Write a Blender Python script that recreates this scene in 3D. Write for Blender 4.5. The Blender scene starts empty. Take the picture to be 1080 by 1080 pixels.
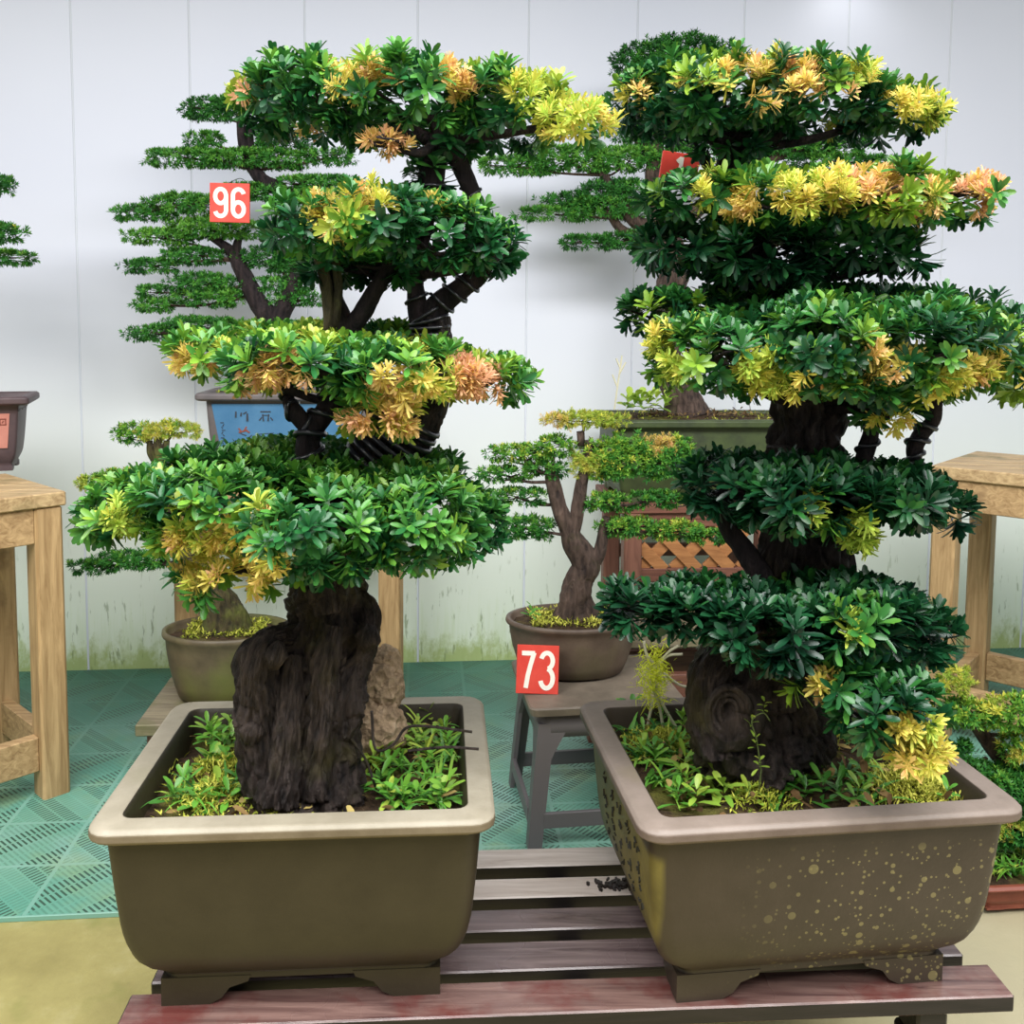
import bpy, math, random
import numpy as np
from mathutils import Vector, Matrix, noise
S = bpy.context.scene
COL = S.collection
random.seed(7)
RNG = np.random.default_rng(11)
R_ = math.radians

# ------------------------------------------------------------------ camera
F, CX, CY, H = 1000.0, 540.0, 425.0, 1.35
PITCH, ROLL = R_(4.5), R_(0.45)
_f = np.array([0, math.cos(PITCH), -math.sin(PITCH)]); _r = np.array([1., 0, 0]); _u = np.cross(_r, _f)
CR = math.cos(ROLL) * _r + math.sin(ROLL) * _u
CU = -math.sin(ROLL) * _r + math.cos(ROLL) * _u
CAM = np.array([0, 0, H])

def P(px, py, Y):
    d = CR * (px - CX) / F + CU * (CY - py) / F + _f
    return CAM + d * (Y / d[1])

def PZ(px, py, z):
    d = CR * (px - CX) / F + CU * (CY - py) / F + _f
    return CAM + d * ((z - H) / d[2])

def proj(p):
    v = np.asarray(p) - CAM
    d = v @ _f
    return CX + F * (v @ CR) / d, CY - F * (v @ CU) / d

cd = bpy.data.cameras.new('camera'); cam = bpy.data.objects.new('camera', cd); COL.objects.link(cam)
cd.sensor_width = 36; cd.lens = 36 * F / 1080; cd.shift_y = -(540 - CY) / 1080; cd.clip_start = .05
m = Matrix.Identity(4)
for i in range(3):
    m[i][0], m[i][1], m[i][2], m[i][3] = CR[i], CU[i], -_f[i], CAM[i]
cam.matrix_world = m
S.camera = cam

# ------------------------------------------------------------------ materials
def srgb(r, g, b):
    f = lambda c: (c / 255 / 12.92) if c <= 10 else ((c / 255 + .055) / 1.055) ** 2.4
    return (f(r), f(g), f(b), 1)

class NT:
    def __init__(s, name):
        s.m = bpy.data.materials.new(name); s.m.use_nodes = True
        s.t = s.m.node_tree; s.t.nodes.clear()
        s.out = s.n('ShaderNodeOutputMaterial'); s.b = s.n('ShaderNodeBsdfPrincipled')
        s.l(s.b.outputs[0], s.out.inputs[0])
    def n(s, k, **kw):
        x = s.t.nodes.new(k)
        for a, v in kw.items(): setattr(x, a, v)
        return x
    def l(s, a, b): s.t.links.new(a, b)
    def v(s, sock, val):
        if hasattr(val, 'is_output'): s.l(val, sock)
        else: sock.default_value = val
    def coord(s, scale=(1, 1, 1), rot=(0, 0, 0), loc=(0, 0, 0)):
        tc = s.n('ShaderNodeTexCoord'); mp = s.n('ShaderNodeMapping')
        s.l(tc.outputs['Object'], mp.inputs[0])
        mp.inputs['Scale'].default_value = scale; mp.inputs['Rotation'].default_value = rot; mp.inputs['Location'].default_value = loc
        return mp.outputs[0]
    def noise(s, vec, scale, detail=4, rough=.6, dist=0):
        x = s.n('ShaderNodeTexNoise'); s.l(vec, x.inputs['Vector'])
        x.inputs['Scale'].default_value = scale; x.inputs['Detail'].default_value = detail
        x.inputs['Roughness'].default_value = rough; x.inputs['Distortion'].default_value = dist
        return x.outputs['Fac']
    def voro(s, vec, scale, out='Distance', rnd=1):
        x = s.n('ShaderNodeTexVoronoi'); s.l(vec, x.inputs['Vector']); x.inputs['Scale'].default_value = scale
        x.inputs['Randomness'].default_value = rnd
        return x.outputs[out]
    def ramp(s, fac, stops, interp='LINEAR'):
        x = s.n('ShaderNodeValToRGB'); s.l(fac, x.inputs[0]); x.color_ramp.interpolation = interp
        e = x.color_ramp.elements
        while len(e) < len(stops): e.new(.5)
        for k, (p, c) in enumerate(stops):
            e[k].position = p; e[k].color = c if len(c) == 4 else (*c, 1)
        return x.outputs[0]
    def step(s, fac, a, b): return s.ramp(fac, [(a, (0, 0, 0, 1)), (b, (1, 1, 1, 1))])
    def mix(s, fac, a, b, mode='MIX'):
        x = s.n('ShaderNodeMix', data_type='RGBA', blend_type=mode)
        s.v(x.inputs[0], fac); s.v(x.inputs[6], a); s.v(x.inputs[7], b)
        return x.outputs[2]
    def math(s, op, a, b=0.0, c=0.0):
        x = s.n('ShaderNodeMath', operation=op); s.v(x.inputs[0], a); s.v(x.inputs[1], b); s.v(x.inputs[2], c)
        return x.outputs[0]
    def sep(s, vec):
        x = s.n('ShaderNodeSeparateXYZ'); s.l(vec, x.inputs[0]); return x.outputs
    def bump(s, h, strength=.3, dist=.01):
        x = s.n('ShaderNodeBump'); s.l(h, x.inputs['Height']); x.inputs['Strength'].default_value = strength
        x.inputs['Distance'].default_value = dist; s.l(x.outputs[0], s.b.inputs['Normal'])
    def set(s, col=None, rough=None, spec=None):
        if col is not None: s.v(s.b.inputs['Base Color'], col)
        if rough is not None: s.v(s.b.inputs['Roughness'], rough)
        if spec is not None: s.v(s.b.inputs['Specular IOR Level'], spec)
        return s.m

def plain(name, col, rough=.6, spec=.5):
    return NT(name).set(col, rough, spec)

def leaf_mat(name, stops, rough=.38, trans=.22, spec=.5, k=.62):
    stops = [(p_, (c_[0] * k, c_[1] * k, c_[2] * k * .8, 1)) for p_, c_ in stops]
    t = NT(name)
    a = t.n('ShaderNodeAttribute', attribute_name='tint')
    c = t.ramp(a.outputs['Fac'], stops)
    t.set(c, rough, spec)
    tr = t.n('ShaderNodeBsdfTranslucent')
    t.l(c, tr.inputs[0])
    mx = t.n('ShaderNodeMixShader'); mx.inputs[0].default_value = trans
    t.l(t.b.outputs[0], mx.inputs[1]); t.l(tr.outputs[0], mx.inputs[2]); t.l(mx.outputs[0], t.out.inputs[0])
    return t.m

M = {}
M['leaf'] = leaf_mat('leaf_green', [(0, srgb(20, 70, 52)), (.35, srgb(46, 120, 66)), (.6, srgb(96, 168, 72)), (.85, srgb(152, 200, 76)), (1, srgb(196, 212, 92))])
M['leaf_dark'] = leaf_mat('leaf_dark_green', [(0, srgb(14, 54, 44)), (.4, srgb(34, 94, 60)), (.7, srgb(66, 138, 62)), (1, srgb(150, 188, 66))], .34)
M['young'] = leaf_mat('leaf_young', [(0, srgb(170, 204, 92)), (.3, srgb(218, 214, 106)), (.55, srgb(234, 208, 126)), (.8, srgb(238, 194, 152)), (1, srgb(230, 178, 156))], .5, .32, .3, .9)
M['spray'] = leaf_mat('spray_green', [(0, srgb(24, 76, 42)), (.5, srgb(62, 130, 54)), (.8, srgb(124, 172, 66)), (1, srgb(212, 208, 92))], .5, .15, .3, k=.95)
M['spray_dark'] = leaf_mat('spray_dark_green', [(0, srgb(20, 66, 40)), (.5, srgb(68, 140, 60)), (1, srgb(132, 188, 78))], .5, .15, .3, k=.95)
M['weed'] = leaf_mat('weed_green', [(0, srgb(50, 118, 56)), (.5, srgb(110, 176, 66)), (1, srgb(196, 214, 96))], .4, k=.85)
M['moss'] = leaf_mat('moss_green', [(0, srgb(96, 112, 44)), (.5, srgb(164, 172, 66)), (1, srgb(226, 222, 116))], .8, .1, .1, k=.85)
M['feather'] = leaf_mat('feathery_yellow_green', [(0, srgb(180, 200, 50)), (1, srgb(235, 240, 90))], .6, .35, .2, 1)
M['litter'] = leaf_mat('dead_leaf', [(0, srgb(60, 42, 30)), (.5, srgb(135, 105, 75)), (1, srgb(200, 180, 120))], .7, .1, .2, .8)

def bark(name, dark, light, moss, mossamt=.55, rough=.75):
    t = NT(name); v = t.coord()
    vz = t.coord((1, 1, .28)); n1 = t.noise(vz, 45, 7, .75, .8); n2 = t.noise(v, 9, 4, .6); vo = t.voro(vz, 75)
    c = t.ramp(t.math('ADD', t.math('MULTIPLY', n1, .8), t.math('MULTIPLY', vo, .25)), [(.38, dark), (.72, light)])
    c = t.mix(t.step(n2, mossamt, mossamt + .15), c, moss)
    h = t.math('ADD', n1, t.math('MULTIPLY', vo, .5))
    t.bump(h, 1, .02)
    return t.set(c, rough, .3)
M['bark'] = bark('bark_black_brown', srgb(22, 18, 18), srgb(84, 72, 66), srgb(64, 58, 34), .54, .5)
M['bark_wired'] = bark('bark_upper_dark', srgb(20, 16, 20), srgb(62, 50, 50), srgb(40, 34, 30), .7)
M['bark_brown'] = bark('bark_grey_brown', srgb(46, 36, 32), srgb(112, 92, 80), srgb(80, 76, 46), .58)
M['bark_moss'] = bark('bark_mossy', srgb(44, 40, 26), srgb(96, 86, 52), srgb(98, 104, 44), .5)
M['wire'] = plain('aluminium_wire_black', srgb(34, 34, 40), .28, .8)
M['stem'] = plain('green_stem', srgb(82, 96, 48), .6)
M['straw'] = plain('dry_straw', srgb(205, 200, 170), .7)

def clay(name, base, mott, stain, stainamt=.6, spots=False, side=None, hx=.2, rough=.5):
    t = NT(name); v = t.coord()
    n1 = t.noise(v, 14, 5, .6); n2 = t.noise(v, 4, 3, .5); n3 = t.noise(v, 120, 3, .6)
    c = t.ramp(n1, [(.3, base), (.75, mott)])
    c = t.mix(t.math('MULTIPLY', t.step(n2, stainamt, stainamt + .2), .6), c, stain)
    if side is not None:
        x = t.sep(v)[0]; z = t.sep(v)[2]
        k = t.ramp(t.math('ADD', x, t.math('MULTIPLY', n2, .05)), [(0, (1, 1, 1)), (.02, (0, 0, 0))])
        k = t.n('ShaderNodeMapRange'); t.l(t.math('ADD', x, t.math('MULTIPLY', n1, .012)), k.inputs[0])
        k.inputs[1].default_value = -hx + .004; k.inputs[2].default_value = -hx - .004; k.inputs[3].default_value = 0; k.inputs[4].default_value = 1
        zz = t.n('ShaderNodeMapRange'); t.l(z, zz.inputs[0]); zz.inputs[1].default_value = .27; zz.inputs[2].default_value = .255
        zb = t.n('ShaderNodeMapRange'); t.l(z, zb.inputs[0]); zb.inputs[1].default_value = .03; zb.inputs[2].default_value = .1
        c = t.mix(t.math('MULTIPLY', t.math('MULTIPLY', k.outputs[0], t.math('MULTIPLY', zz.outputs[0], zb.outputs[0])), .9), c, t.ramp(n1, [(.35, srgb(88, 78, 36)), (.7, srgb(124, 112, 54))]))
    if spots:
        sx = t.sep(v)
        # lichen: pale round colonies, thick in the middle right of the front face
        for sc, th, am in ((34, .2, .50), (62, .17, .47), (120, .2, .5)):
            d = t.voro(v, sc); cc = t.n('ShaderNodeTexVoronoi'); t.l(v, cc.inputs['Vector']); cc.inputs['Scale'].default_value = sc
            pick = t.sep(cc.outputs['Color'])[0]
            msk = t.math('MULTIPLY', t.math('LESS_THAN', d, t.math('MULTIPLY', pick, th * 1.6)), t.math('GREATER_THAN', t.math('ADD', t.math('MULTIPLY', pick, .35), t.math('MULTIPLY', n2, .6)), am))
            reg = t.n('ShaderNodeMapRange'); t.l(sx[0], reg.inputs[0]); reg.inputs[1].default_value = -.15; reg.inputs[2].default_value = 0
            zr_ = t.n('ShaderNodeMapRange'); t.l(sx[2], zr_.inputs[0]); zr_.inputs[1].default_value = .275; zr_.inputs[2].default_value = .25
            msk = t.math('MULTIPLY', msk, t.math('MULTIPLY', reg.outputs[0], zr_.outputs[0]))
            c = t.mix(t.math('MULTIPLY', msk, .55), c, srgb(138, 128, 84))
    t.bump(t.math('ADD', n3, n1), .12, .004)
    return t.set(c, rough, .4)
M['rim_olive'] = clay('pale_clay_rim', srgb(132, 124, 106), srgb(154, 146, 128), srgb(126, 122, 92))
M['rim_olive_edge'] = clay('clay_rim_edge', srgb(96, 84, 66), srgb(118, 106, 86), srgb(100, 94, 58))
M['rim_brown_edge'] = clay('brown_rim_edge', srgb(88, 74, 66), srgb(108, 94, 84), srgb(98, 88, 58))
M['rim_brown'] = clay('pale_brown_rim', srgb(110, 98, 88), srgb(130, 117, 107), srgb(120, 110, 72))
M['pot_olive'] = clay('unglazed_clay_olive', srgb(44, 37, 24), srgb(53, 46, 31), srgb(48, 43, 22))
M['pot_lichen'] = clay('unglazed_clay_with_lichen', srgb(52, 43, 33), srgb(62, 52, 42), srgb(55, 49, 30), .62, True, True, .252)
M['pot_bowl'] = clay('unglazed_clay_bowl', srgb(78, 64, 54), srgb(108, 92, 78), srgb(88, 92, 48), .55)
M['pot_bowl_moss'] = clay('mossy_clay_bowl', srgb(74, 64, 48), srgb(104, 92, 68), srgb(92, 104, 38), .42)
M['pot_moss'] = clay('moss_covered_clay', srgb(44, 52, 34), srgb(72, 84, 46), srgb(58, 76, 32), .42)
M['pot_grey'] = clay('grey_brown_clay', srgb(90, 84, 84), srgb(110, 102, 100), srgb(96, 92, 84))
M['pot_plum'] = clay('dark_plum_clay', srgb(70, 56, 58), srgb(92, 74, 74), srgb(80, 68, 66))
M['pot_brick'] = clay('red_brown_clay', srgb(120, 62, 48), srgb(146, 82, 62), srgb(100, 70, 52))
M['blue'] = clay('blue_glaze', srgb(62, 110, 148), srgb(78, 124, 160), srgb(70, 114, 148), rough=.35)
M['salmon'] = clay('salmon_clay_panel', srgb(176, 112, 98), srgb(190, 128, 112), srgb(168, 106, 92))
M['ink'] = plain('dark_ink', srgb(30, 36, 48), .6)
M['ink_red'] = plain('rust_ink', srgb(120, 58, 44), .6)
M['carved'] = plain('black_carving', srgb(34, 32, 24), .7)

def soil():
    t = NT('soil'); v = t.coord(); n = t.noise(v, 40, 6, .7); n2 = t.noise(v, 10, 3)
    c = t.ramp(n, [(.3, srgb(36, 28, 22)), (.6, srgb(82, 64, 46)), (.8, srgb(128, 106, 78))])
    c = t.mix(t.step(n2, .5, .7), c, srgb(112, 112, 48))
    t.bump(n, 1, .02); return t.set(c, .9, .2)
M['soil'] = soil()

def rock():
    t = NT('tan_stone'); v = t.coord(); n = t.noise(v, 30, 7, .75); vo = t.voro(v, 70)
    c = t.ramp(n, [(.3, srgb(116, 96, 74)), (.55, srgb(198, 170, 138)), (.8, srgb(226, 206, 176))])
    t.bump(t.math('ADD', n, vo), 1, .015); return t.set(c, .9, .2)
M['rock'] = rock()

def wood(name, dark, light, stain=None, stainamt=.6, rough=.55, axis='X', spec=.4, wet=False):
    t = NT(name)
    sc = {'X': (3, 40, 40), 'Z': (40, 40, 3)}[axis]
    v = t.coord(); vs = t.coord(sc)
    n = t.noise(vs, 1.2, 6, .65, 1.2); n2 = t.noise(v, 7, 4, .6)
    c = t.ramp(n, [(.3, dark), (.7, light)])
    if stain: c = t.mix(t.math('MULTIPLY', t.step(n2, stainamt, stainamt + .16), .75), c, stain)
    t.bump(n, .25, .004)
    r = rough
    if wet:
        n3 = t.noise(v, 5, 3, .5)
        r = t.ramp(n3, [(.4, (.14, .14, .14)), (.65, (.5, .5, .5))])
    return t.set(c, r, spec)
M['wood'] = wood('pale_pine', srgb(134, 104, 68), srgb(196, 164, 118), srgb(104, 78, 52), .62)
M['wood_v'] = wood('pale_pine_upright', srgb(138, 108, 70), srgb(194, 162, 116), srgb(104, 80, 56), .64, axis='Z')
M['wood_top'] = wood('weathered_pine_top', srgb(140, 112, 76), srgb(206, 178, 132), srgb(112, 104, 66), .55)
M['wood_red'] = wood('red_brown_stained_wood', srgb(86, 52, 42), srgb(132, 86, 68), srgb(66, 48, 42), .6)
M['wood_red_v'] = wood('red_brown_upright', srgb(88, 56, 46), srgb(136, 92, 74), srgb(70, 52, 46), .6, axis='Z')
M['lath'] = wood('orange_brown_lath', srgb(134, 86, 48), srgb(184, 128, 78), None)
M['wood_grey'] = wood('grey_weathered_wood', srgb(92, 82, 66), srgb(146, 134, 108), srgb(98, 96, 60), .5)
M['slat'] = wood('wet_dark_slat', srgb(66, 52, 53), srgb(120, 104, 102), srgb(80, 50, 46), .64, wet=True, spec=.6)
M['slat_side'] = wood('dark_wet_slat_edge', srgb(16, 13, 12), srgb(34, 28, 27), None, rough=.5)  # wet wood, darkened to near-black to paint in the shade between slats
M['slat_sheen'] = wood('pale_sheen_slat', srgb(176, 160, 148), srgb(216, 204, 194), srgb(150, 130, 118), .68, rough=.33)  # rear slats: bright reflection on the wet tops is put into the colour
M['slat_red'] = wood('wet_red_stained_slat', srgb(66, 44, 42), srgb(124, 98, 90), srgb(84, 26, 22), .5, wet=True, spec=.6)
M['plastic'] = NT('grey_brown_plastic').set(srgb(96, 91, 92), .42, .4)
M['plastic_top'] = clay('dusty_plastic_top', srgb(98, 88, 76), srgb(132, 120, 104), srgb(104, 104, 80))
M['red'] = clay('red_card', srgb(212, 62, 50), srgb(228, 84, 68), srgb(214, 66, 52), rough=.45)
M['white'] = plain('white_paint', srgb(245, 240, 225), .6)
M['dirt'] = plain('wet_dirt', srgb(40, 32, 28), .5)

def wall_mat():
    t = NT('white_panel_wall'); v = t.coord(); s = t.sep(v)
    n = t.noise(v, 1.1, 3); st = t.noise(t.coord((30, 1, 2.2)), 1.6, 5, .7); lo = t.noise(t.coord((9, 1, 5)), 2.2, 5, .7)
    sp = t.noise(t.coord((46, 1, 9)), 1.0, 3, .6)
    base = t.ramp(s[2], [(0, srgb(214, 228, 206)), (.5, srgb(222, 232, 222)), (1, srgb(224, 226, 234))])
    zz = t.math('DIVIDE', s[2], 1.6)
    base = t.ramp(zz, [(0, srgb(226, 238, 210)), (.3, srgb(226, 233, 220)), (.75, srgb(224, 227, 233)), (1, srgb(220, 223, 236))])
    base = t.mix(.12, base, t.ramp(n, [(.3, srgb(205, 210, 215)), (.7, srgb(235, 238, 238))]))
    # algae rising from the floor line and drip streaks
    g = t.math('SUBTRACT', lo, t.math('MULTIPLY', s[2], 2.6))
    base = t.mix(t.math('MULTIPLY', t.step(g, .16, .42), .75), base, srgb(150, 168, 66))
    d = t.math('MULTIPLY', t.step(sp, .61, .66), t.math('MULTIPLY', t.ramp(s[2], [(.0, (1, 1, 1)), (.2, (1, 1, 1)), (.55, (0, 0, 0))]), .6))
    base = t.mix(d, base, srgb(104, 122, 66))
    g2 = t.math('MULTIPLY', t.step(t.math('SUBTRACT', st, t.math('MULTIPLY', s[2], .9)), .3, .55), .28)
    base = t.mix(g2, base, srgb(186, 206, 140))
    return t.set(base, .42, .4)
M['wall'] = wall_mat()
M['seam'] = plain('panel_joint', srgb(213, 217, 224), .6)

def concrete():
    t = NT('stained_concrete'); v = t.coord(); n = t.noise(v, 3, 6, .65); n2 = t.noise(v, 60, 4, .7); n3 = t.noise(v, 7, 3)
    c = t.ramp(n, [(.3, srgb(138, 128, 76)), (.55, srgb(164, 154, 96)), (.75, srgb(192, 182, 138))])
    c = t.mix(t.math('MULTIPLY', t.step(n3, .6, .75), .55), c, srgb(122, 126, 62))
    c = t.mix(t.math('MULTIPLY', n2, .25), c, srgb(100, 92, 66))
    xr_ = t.n('ShaderNodeMapRange'); t.l(t.math('ADD', t.sep(v)[0], t.math('MULTIPLY', n, .5)), xr_.inputs[0]); xr_.inputs[1].default_value = .6; xr_.inputs[2].default_value = 1.2
    c = t.mix(t.math('MULTIPLY', xr_.outputs[0], .7), c, srgb(186, 178, 152))
    t.bump(n2, .2, .005); return t.set(c, .6, .4)
M['concrete'] = concrete()

def mat_mat():
    t = NT('green_plastic_grid'); v = t.coord((1 / .21, 1 / .21, 1)); s = t.sep(v)
    fx = t.math('FRACT', s[0]); fy = t.math('FRACT', s[1])
    ix = t.math('FLOOR', s[0]); iy = t.math('FLOOR', s[1])
    par = t.math('ABSOLUTE', t.math('MODULO', t.math('ADD', ix, iy), 2))
    sgn = t.math('SUBTRACT', t.math('MULTIPLY', par, 2), 1)
    diag = t.math('ADD', fx, t.math('MULTIPLY', fy, sgn)); anti = t.math('SUBTRACT', fx, t.math('MULTIPLY', fy, sgn))
    st = t.math('FRACT', t.math('MULTIPLY', diag, 12)); ds = t.math('FRACT', t.math('MULTIPLY', anti, 4))
    # slots on one diagonal half of every tile, fine ribs on the other
    half = t.math('GREATER_THAN', t.math('FRACT', t.math('MULTIPLY', anti, .999)), .5)
    slot = t.math('MULTIPLY', t.math('LESS_THAN', st, .42), t.math('LESS_THAN', ds, .86))
    slot = t.math('MULTIPLY', slot, t.math('ADD', t.math('MULTIPLY', half, .7), .3))
    ex = t.math('LESS_THAN', t.math('MINIMUM', t.math('MINIMUM', fx, fy), t.math('MINIMUM', t.math('SUBTRACT', 1, fx), t.math('SUBTRACT', 1, fy))), .025)
    slot = t.math('MULTIPLY', slot, t.math('SUBTRACT', 1, ex))
    w = t.coord(); n = t.noise(w, 1.7, 4, .6); n2 = t.noise(w, 6, 3)
    c = t.ramp(n, [(.32, srgb(84, 150, 130)), (.5, srgb(112, 164, 142)), (.62, srgb(134, 176, 164)), (.75, srgb(124, 160, 112))])
    c = t.mix(t.math('MULTIPLY', t.step(n2, .52, .7), .5), c, srgb(140, 160, 104))
    c = t.mix(t.math('MULTIPLY', ex, .4), c, srgb(140, 178, 164))
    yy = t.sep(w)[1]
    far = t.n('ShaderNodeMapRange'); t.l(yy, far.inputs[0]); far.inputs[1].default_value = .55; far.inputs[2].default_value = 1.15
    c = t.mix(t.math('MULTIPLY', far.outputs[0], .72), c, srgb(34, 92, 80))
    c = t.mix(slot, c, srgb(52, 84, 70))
    t.bump(t.math('SUBTRACT', 1, slot), .6, .01)
    return t.set(c, .42, .45)
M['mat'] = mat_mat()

# ------------------------------------------------------------------ mesh building
class MB:
    def __init__(s): s.v = []; s.f = []; s.n = 0; s.attr = None
    def add(s, v, f):
        v = np.asarray(v, float).reshape(-1, 3)
        s.v.append(v); s.f += [tuple(i + s.n for i in q) for q in f]; s.n += len(v)
        return s
    def box(s, c, size, rz=0, piv=None, R=None):
        x, y, z = [d / 2 for d in size]
        b = min(x, y, z) * .18
        # chamfered box
        vs = []; idx = {}
        for sx in (-1, 1):
            for sy in (-1, 1):
                for sz in (-1, 1):
                    for a in range(3):
                        q = [sx * x, sy * y, sz * z]
                        for k in range(3):
                            if k != a: q[k] -= (sx, sy, sz)[k] * b
                        idx[(sx, sy, sz, a)] = len(vs); vs.append(q)
        fs = []
        for a in range(3):
            o = [k for k in range(3) if k != a]
            for sg in (-1, 1):
                q = []
                for p, r in ((-1, -1), (1, -1), (1, 1), (-1, 1)):
                    k = [0, 0, 0]; k[a] = sg; k[o[0]] = p; k[o[1]] = r; q.append(idx[(*k, a)])
                fs.append(q)
        for a in range(3):
            o = [k for k in range(3) if k != a]
            for p in (-1, 1):
                for r in (-1, 1):
                    q = []
                    for sg, ax in ((-1, o[0]), (1, o[0]), (1, o[1]), (-1, o[1])):
                        k = [0, 0, 0]; k[a] = sg; k[o[0]] = p; k[o[1]] = r; q.append(idx[(*k, ax)])
                    fs.append(q)
        for sx in (-1, 1):
            for sy in (-1, 1):
                for sz in (-1, 1): fs.append([idx[(sx, sy, sz, a)] for a in range(3)])
        vs = np.array(vs)
        if R is not None: vs = vs @ np.asarray(R).T
        if rz:
            cc, ss = math.cos(rz), math.sin(rz); vs = vs @ np.array([[cc, ss, 0], [-ss, cc, 0], [0, 0, 1]])
        return s.add(vs + np.asarray(c, float), fs)
    def beam(s, p, q, w, h):
        p, q = np.asarray(p, float), np.asarray(q, float); d = q - p; L = np.linalg.norm(d); d /= L
        up = np.array([0, 0, 1.]) if abs(d[2]) < .9 else np.array([0, 1., 0])
        sd = np.cross(up, d); sd /= np.linalg.norm(sd); up = np.cross(d, sd)
        return s.box((p + q) / 2, (L, w, h), R=np.stack([d, sd, up], 1))
    def rings(s, rings, cap0=True, cap1=True):
        n = len(rings[0]); vs = np.concatenate([np.asarray(r) for r in rings]); fs = []
        for i in range(len(rings) - 1):
            for j in range(n):
                k = (j + 1) % n
                fs.append((i * n + j, i * n + k, (i + 1) * n + k, (i + 1) * n + j))
        if cap0: fs.append(tuple(range(n - 1, -1, -1)))
        if cap1: fs.append(tuple(range((len(rings) - 1) * n, len(rings) * n)))
        return s.add(vs, fs)
    def tube(s, pts, rad, seg=10, per=6, amp=0, fr=12, seed=0, taper=True):
        pts = np.asarray(pts, float); rad = np.asarray(rad, float)
        if len(pts) > 2 and per > 1: pts, rad = spline(pts, rad, per)
        T = np.gradient(pts, axis=0); T /= np.linalg.norm(T, axis=1)[:, None] + 1e-12
        nv = np.cross(T[0], [0, 1, .3]); nv /= np.linalg.norm(nv)
        a = np.linspace(0, 2 * math.pi, seg, endpoint=False); rg = []; arc = 0
        for i in range(len(pts)):
            if i: arc += np.linalg.norm(pts[i] - pts[i - 1])
            nv = nv - T[i] * (nv @ T[i]); nv /= np.linalg.norm(nv); bv = np.cross(T[i], nv)
            r = np.full(seg, rad[i])
            if amp:
                for j in range(seg):
                    q = Vector((math.cos(a[j]) * 1.3, math.sin(a[j]) * 1.3, arc * fr)) + Vector((seed, seed * 2.3, 0))
                    w_ = noise.noise(q * 1.5) * .8
                    big = noise.noise(q * 1.0) * .85 + noise.noise(Vector((q.x * 2.4 + w_, q.y * 2.4, q.z * .9))) * .6 - abs(noise.noise(Vector((q.x * 4.5 + w_, q.y * 4.5 - w_, q.z * .9)))) * .9 - abs(noise.noise(Vector((q.x * 9, q.y * 9 + w_, q.z * 2.2)))) * .4 + .3
                    if amp > .21:
                        vd = noise.voronoi(Vector((q.x * 3.2 + w_, q.y * 3.2, q.z * 1.1)))[0]; big += min(vd[1] - vd[0], .35) * 1.6 - .3
                    r[j] *= 1 + amp * big
            rg.append(pts[i] + r[:, None] * (np.cos(a)[:, None] * nv + np.sin(a)[:, None] * bv))
        return s.rings(rg)
    def helix(s, pts, rad, turns, wr=.003, k=1.12, ph=0):
        pts, rad = spline(np.asarray(pts, float), np.asarray(rad, float), 30)
        d = np.r_[0, np.cumsum(np.linalg.norm(np.diff(pts, axis=0), axis=1))]; n = int(turns * 14)
        u = np.linspace(0, d[-1], n); c = np.stack([np.interp(u, d, pts[:, i]) for i in range(3)], 1); r = np.interp(u, d, rad)
        T = np.gradient(c, axis=0); T /= np.linalg.norm(T, axis=1)[:, None]
        nv = np.cross(T, [.2, 1, .1]); nv /= np.linalg.norm(nv, axis=1)[:, None]; bv = np.cross(T, nv)
        a = ph + np.linspace(0, turns * 2 * math.pi, n)
        s.tube(c + (r * k)[:, None] * (np.cos(a)[:, None] * nv + np.sin(a)[:, None] * bv), np.full(n, wr), 6, 1)
        return s
    def build(s, name, mat, parent=None, smooth=False):
        v = np.concatenate(s.v)
        me = bpy.data.meshes.new(name)
        if parent is not None: v = v - np.array(off(parent))
        me.from_pydata(v.tolist(), [], s.f); me.update()
        if smooth: me.polygons.foreach_set('use_smooth', [True] * len(me.polygons))
        return link(name, me, mat, parent)

def off(o):
    t = Vector((0, 0, 0))
    while o is not None: t += o.location; o = o.parent
    return t

def link(name, me, mat, parent=None):
    me.materials.append(mat)
    o = bpy.data.objects.new(name, me); COL.objects.link(o)
    if parent is not None: o.parent = parent
    return o

def spline(p, r, per):
    n = len(p); P0 = np.vstack([2 * p[0] - p[1], p, 2 * p[-1] - p[-2]]); op = []; orr = []
    for i in range(n - 1):
        a, b, c, d = P0[i:i + 4]
        for t in np.linspace(0, 1, per, endpoint=False):
            op.append(.5 * (2 * b + (c - a) * t + (2 * a - 5 * b + 4 * c - d) * t * t + (3 * b - a - 3 * c + d) * t ** 3)); orr.append(r[i] + (r[i + 1] - r[i]) * t)
    return np.array(op + [p[-1]]), np.array(orr + [r[-1]])

def rrect(hx, hy, rc, z, n=5):
    o = []
    for cx, cy, a0 in ((1, 1, 0), (-1, 1, 90), (-1, -1, 180), (1, -1, 270)):
        for a in np.linspace(a0, a0 + 90, n):
            o.append((cx * (hx - rc) + rc * math.cos(R_(a)), cy * (hy - rc) + rc * math.sin(R_(a)), z))
    return np.array(o)

def oval(hx, hy, z, n=40):
    a = np.linspace(0, 2 * math.pi, n, endpoint=False)
    return np.stack([hx * np.cos(a), hy * np.sin(a), np.full(n, z)], 1)

def thing(name, label, cat, loc, group=None):
    o = bpy.data.objects.new(name, None); COL.objects.link(o); o.location = loc; o.empty_display_size = .05
    o['label'] = label; o['category'] = cat
    if group: o['group'] = group
    return o

def rot(v, a):
    c, s = math.cos(a), math.sin(a)
    v = np.asarray(v, float)
    return v @ np.array([[c, s, 0], [-s, c, 0], [0, 0, 1]])

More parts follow.
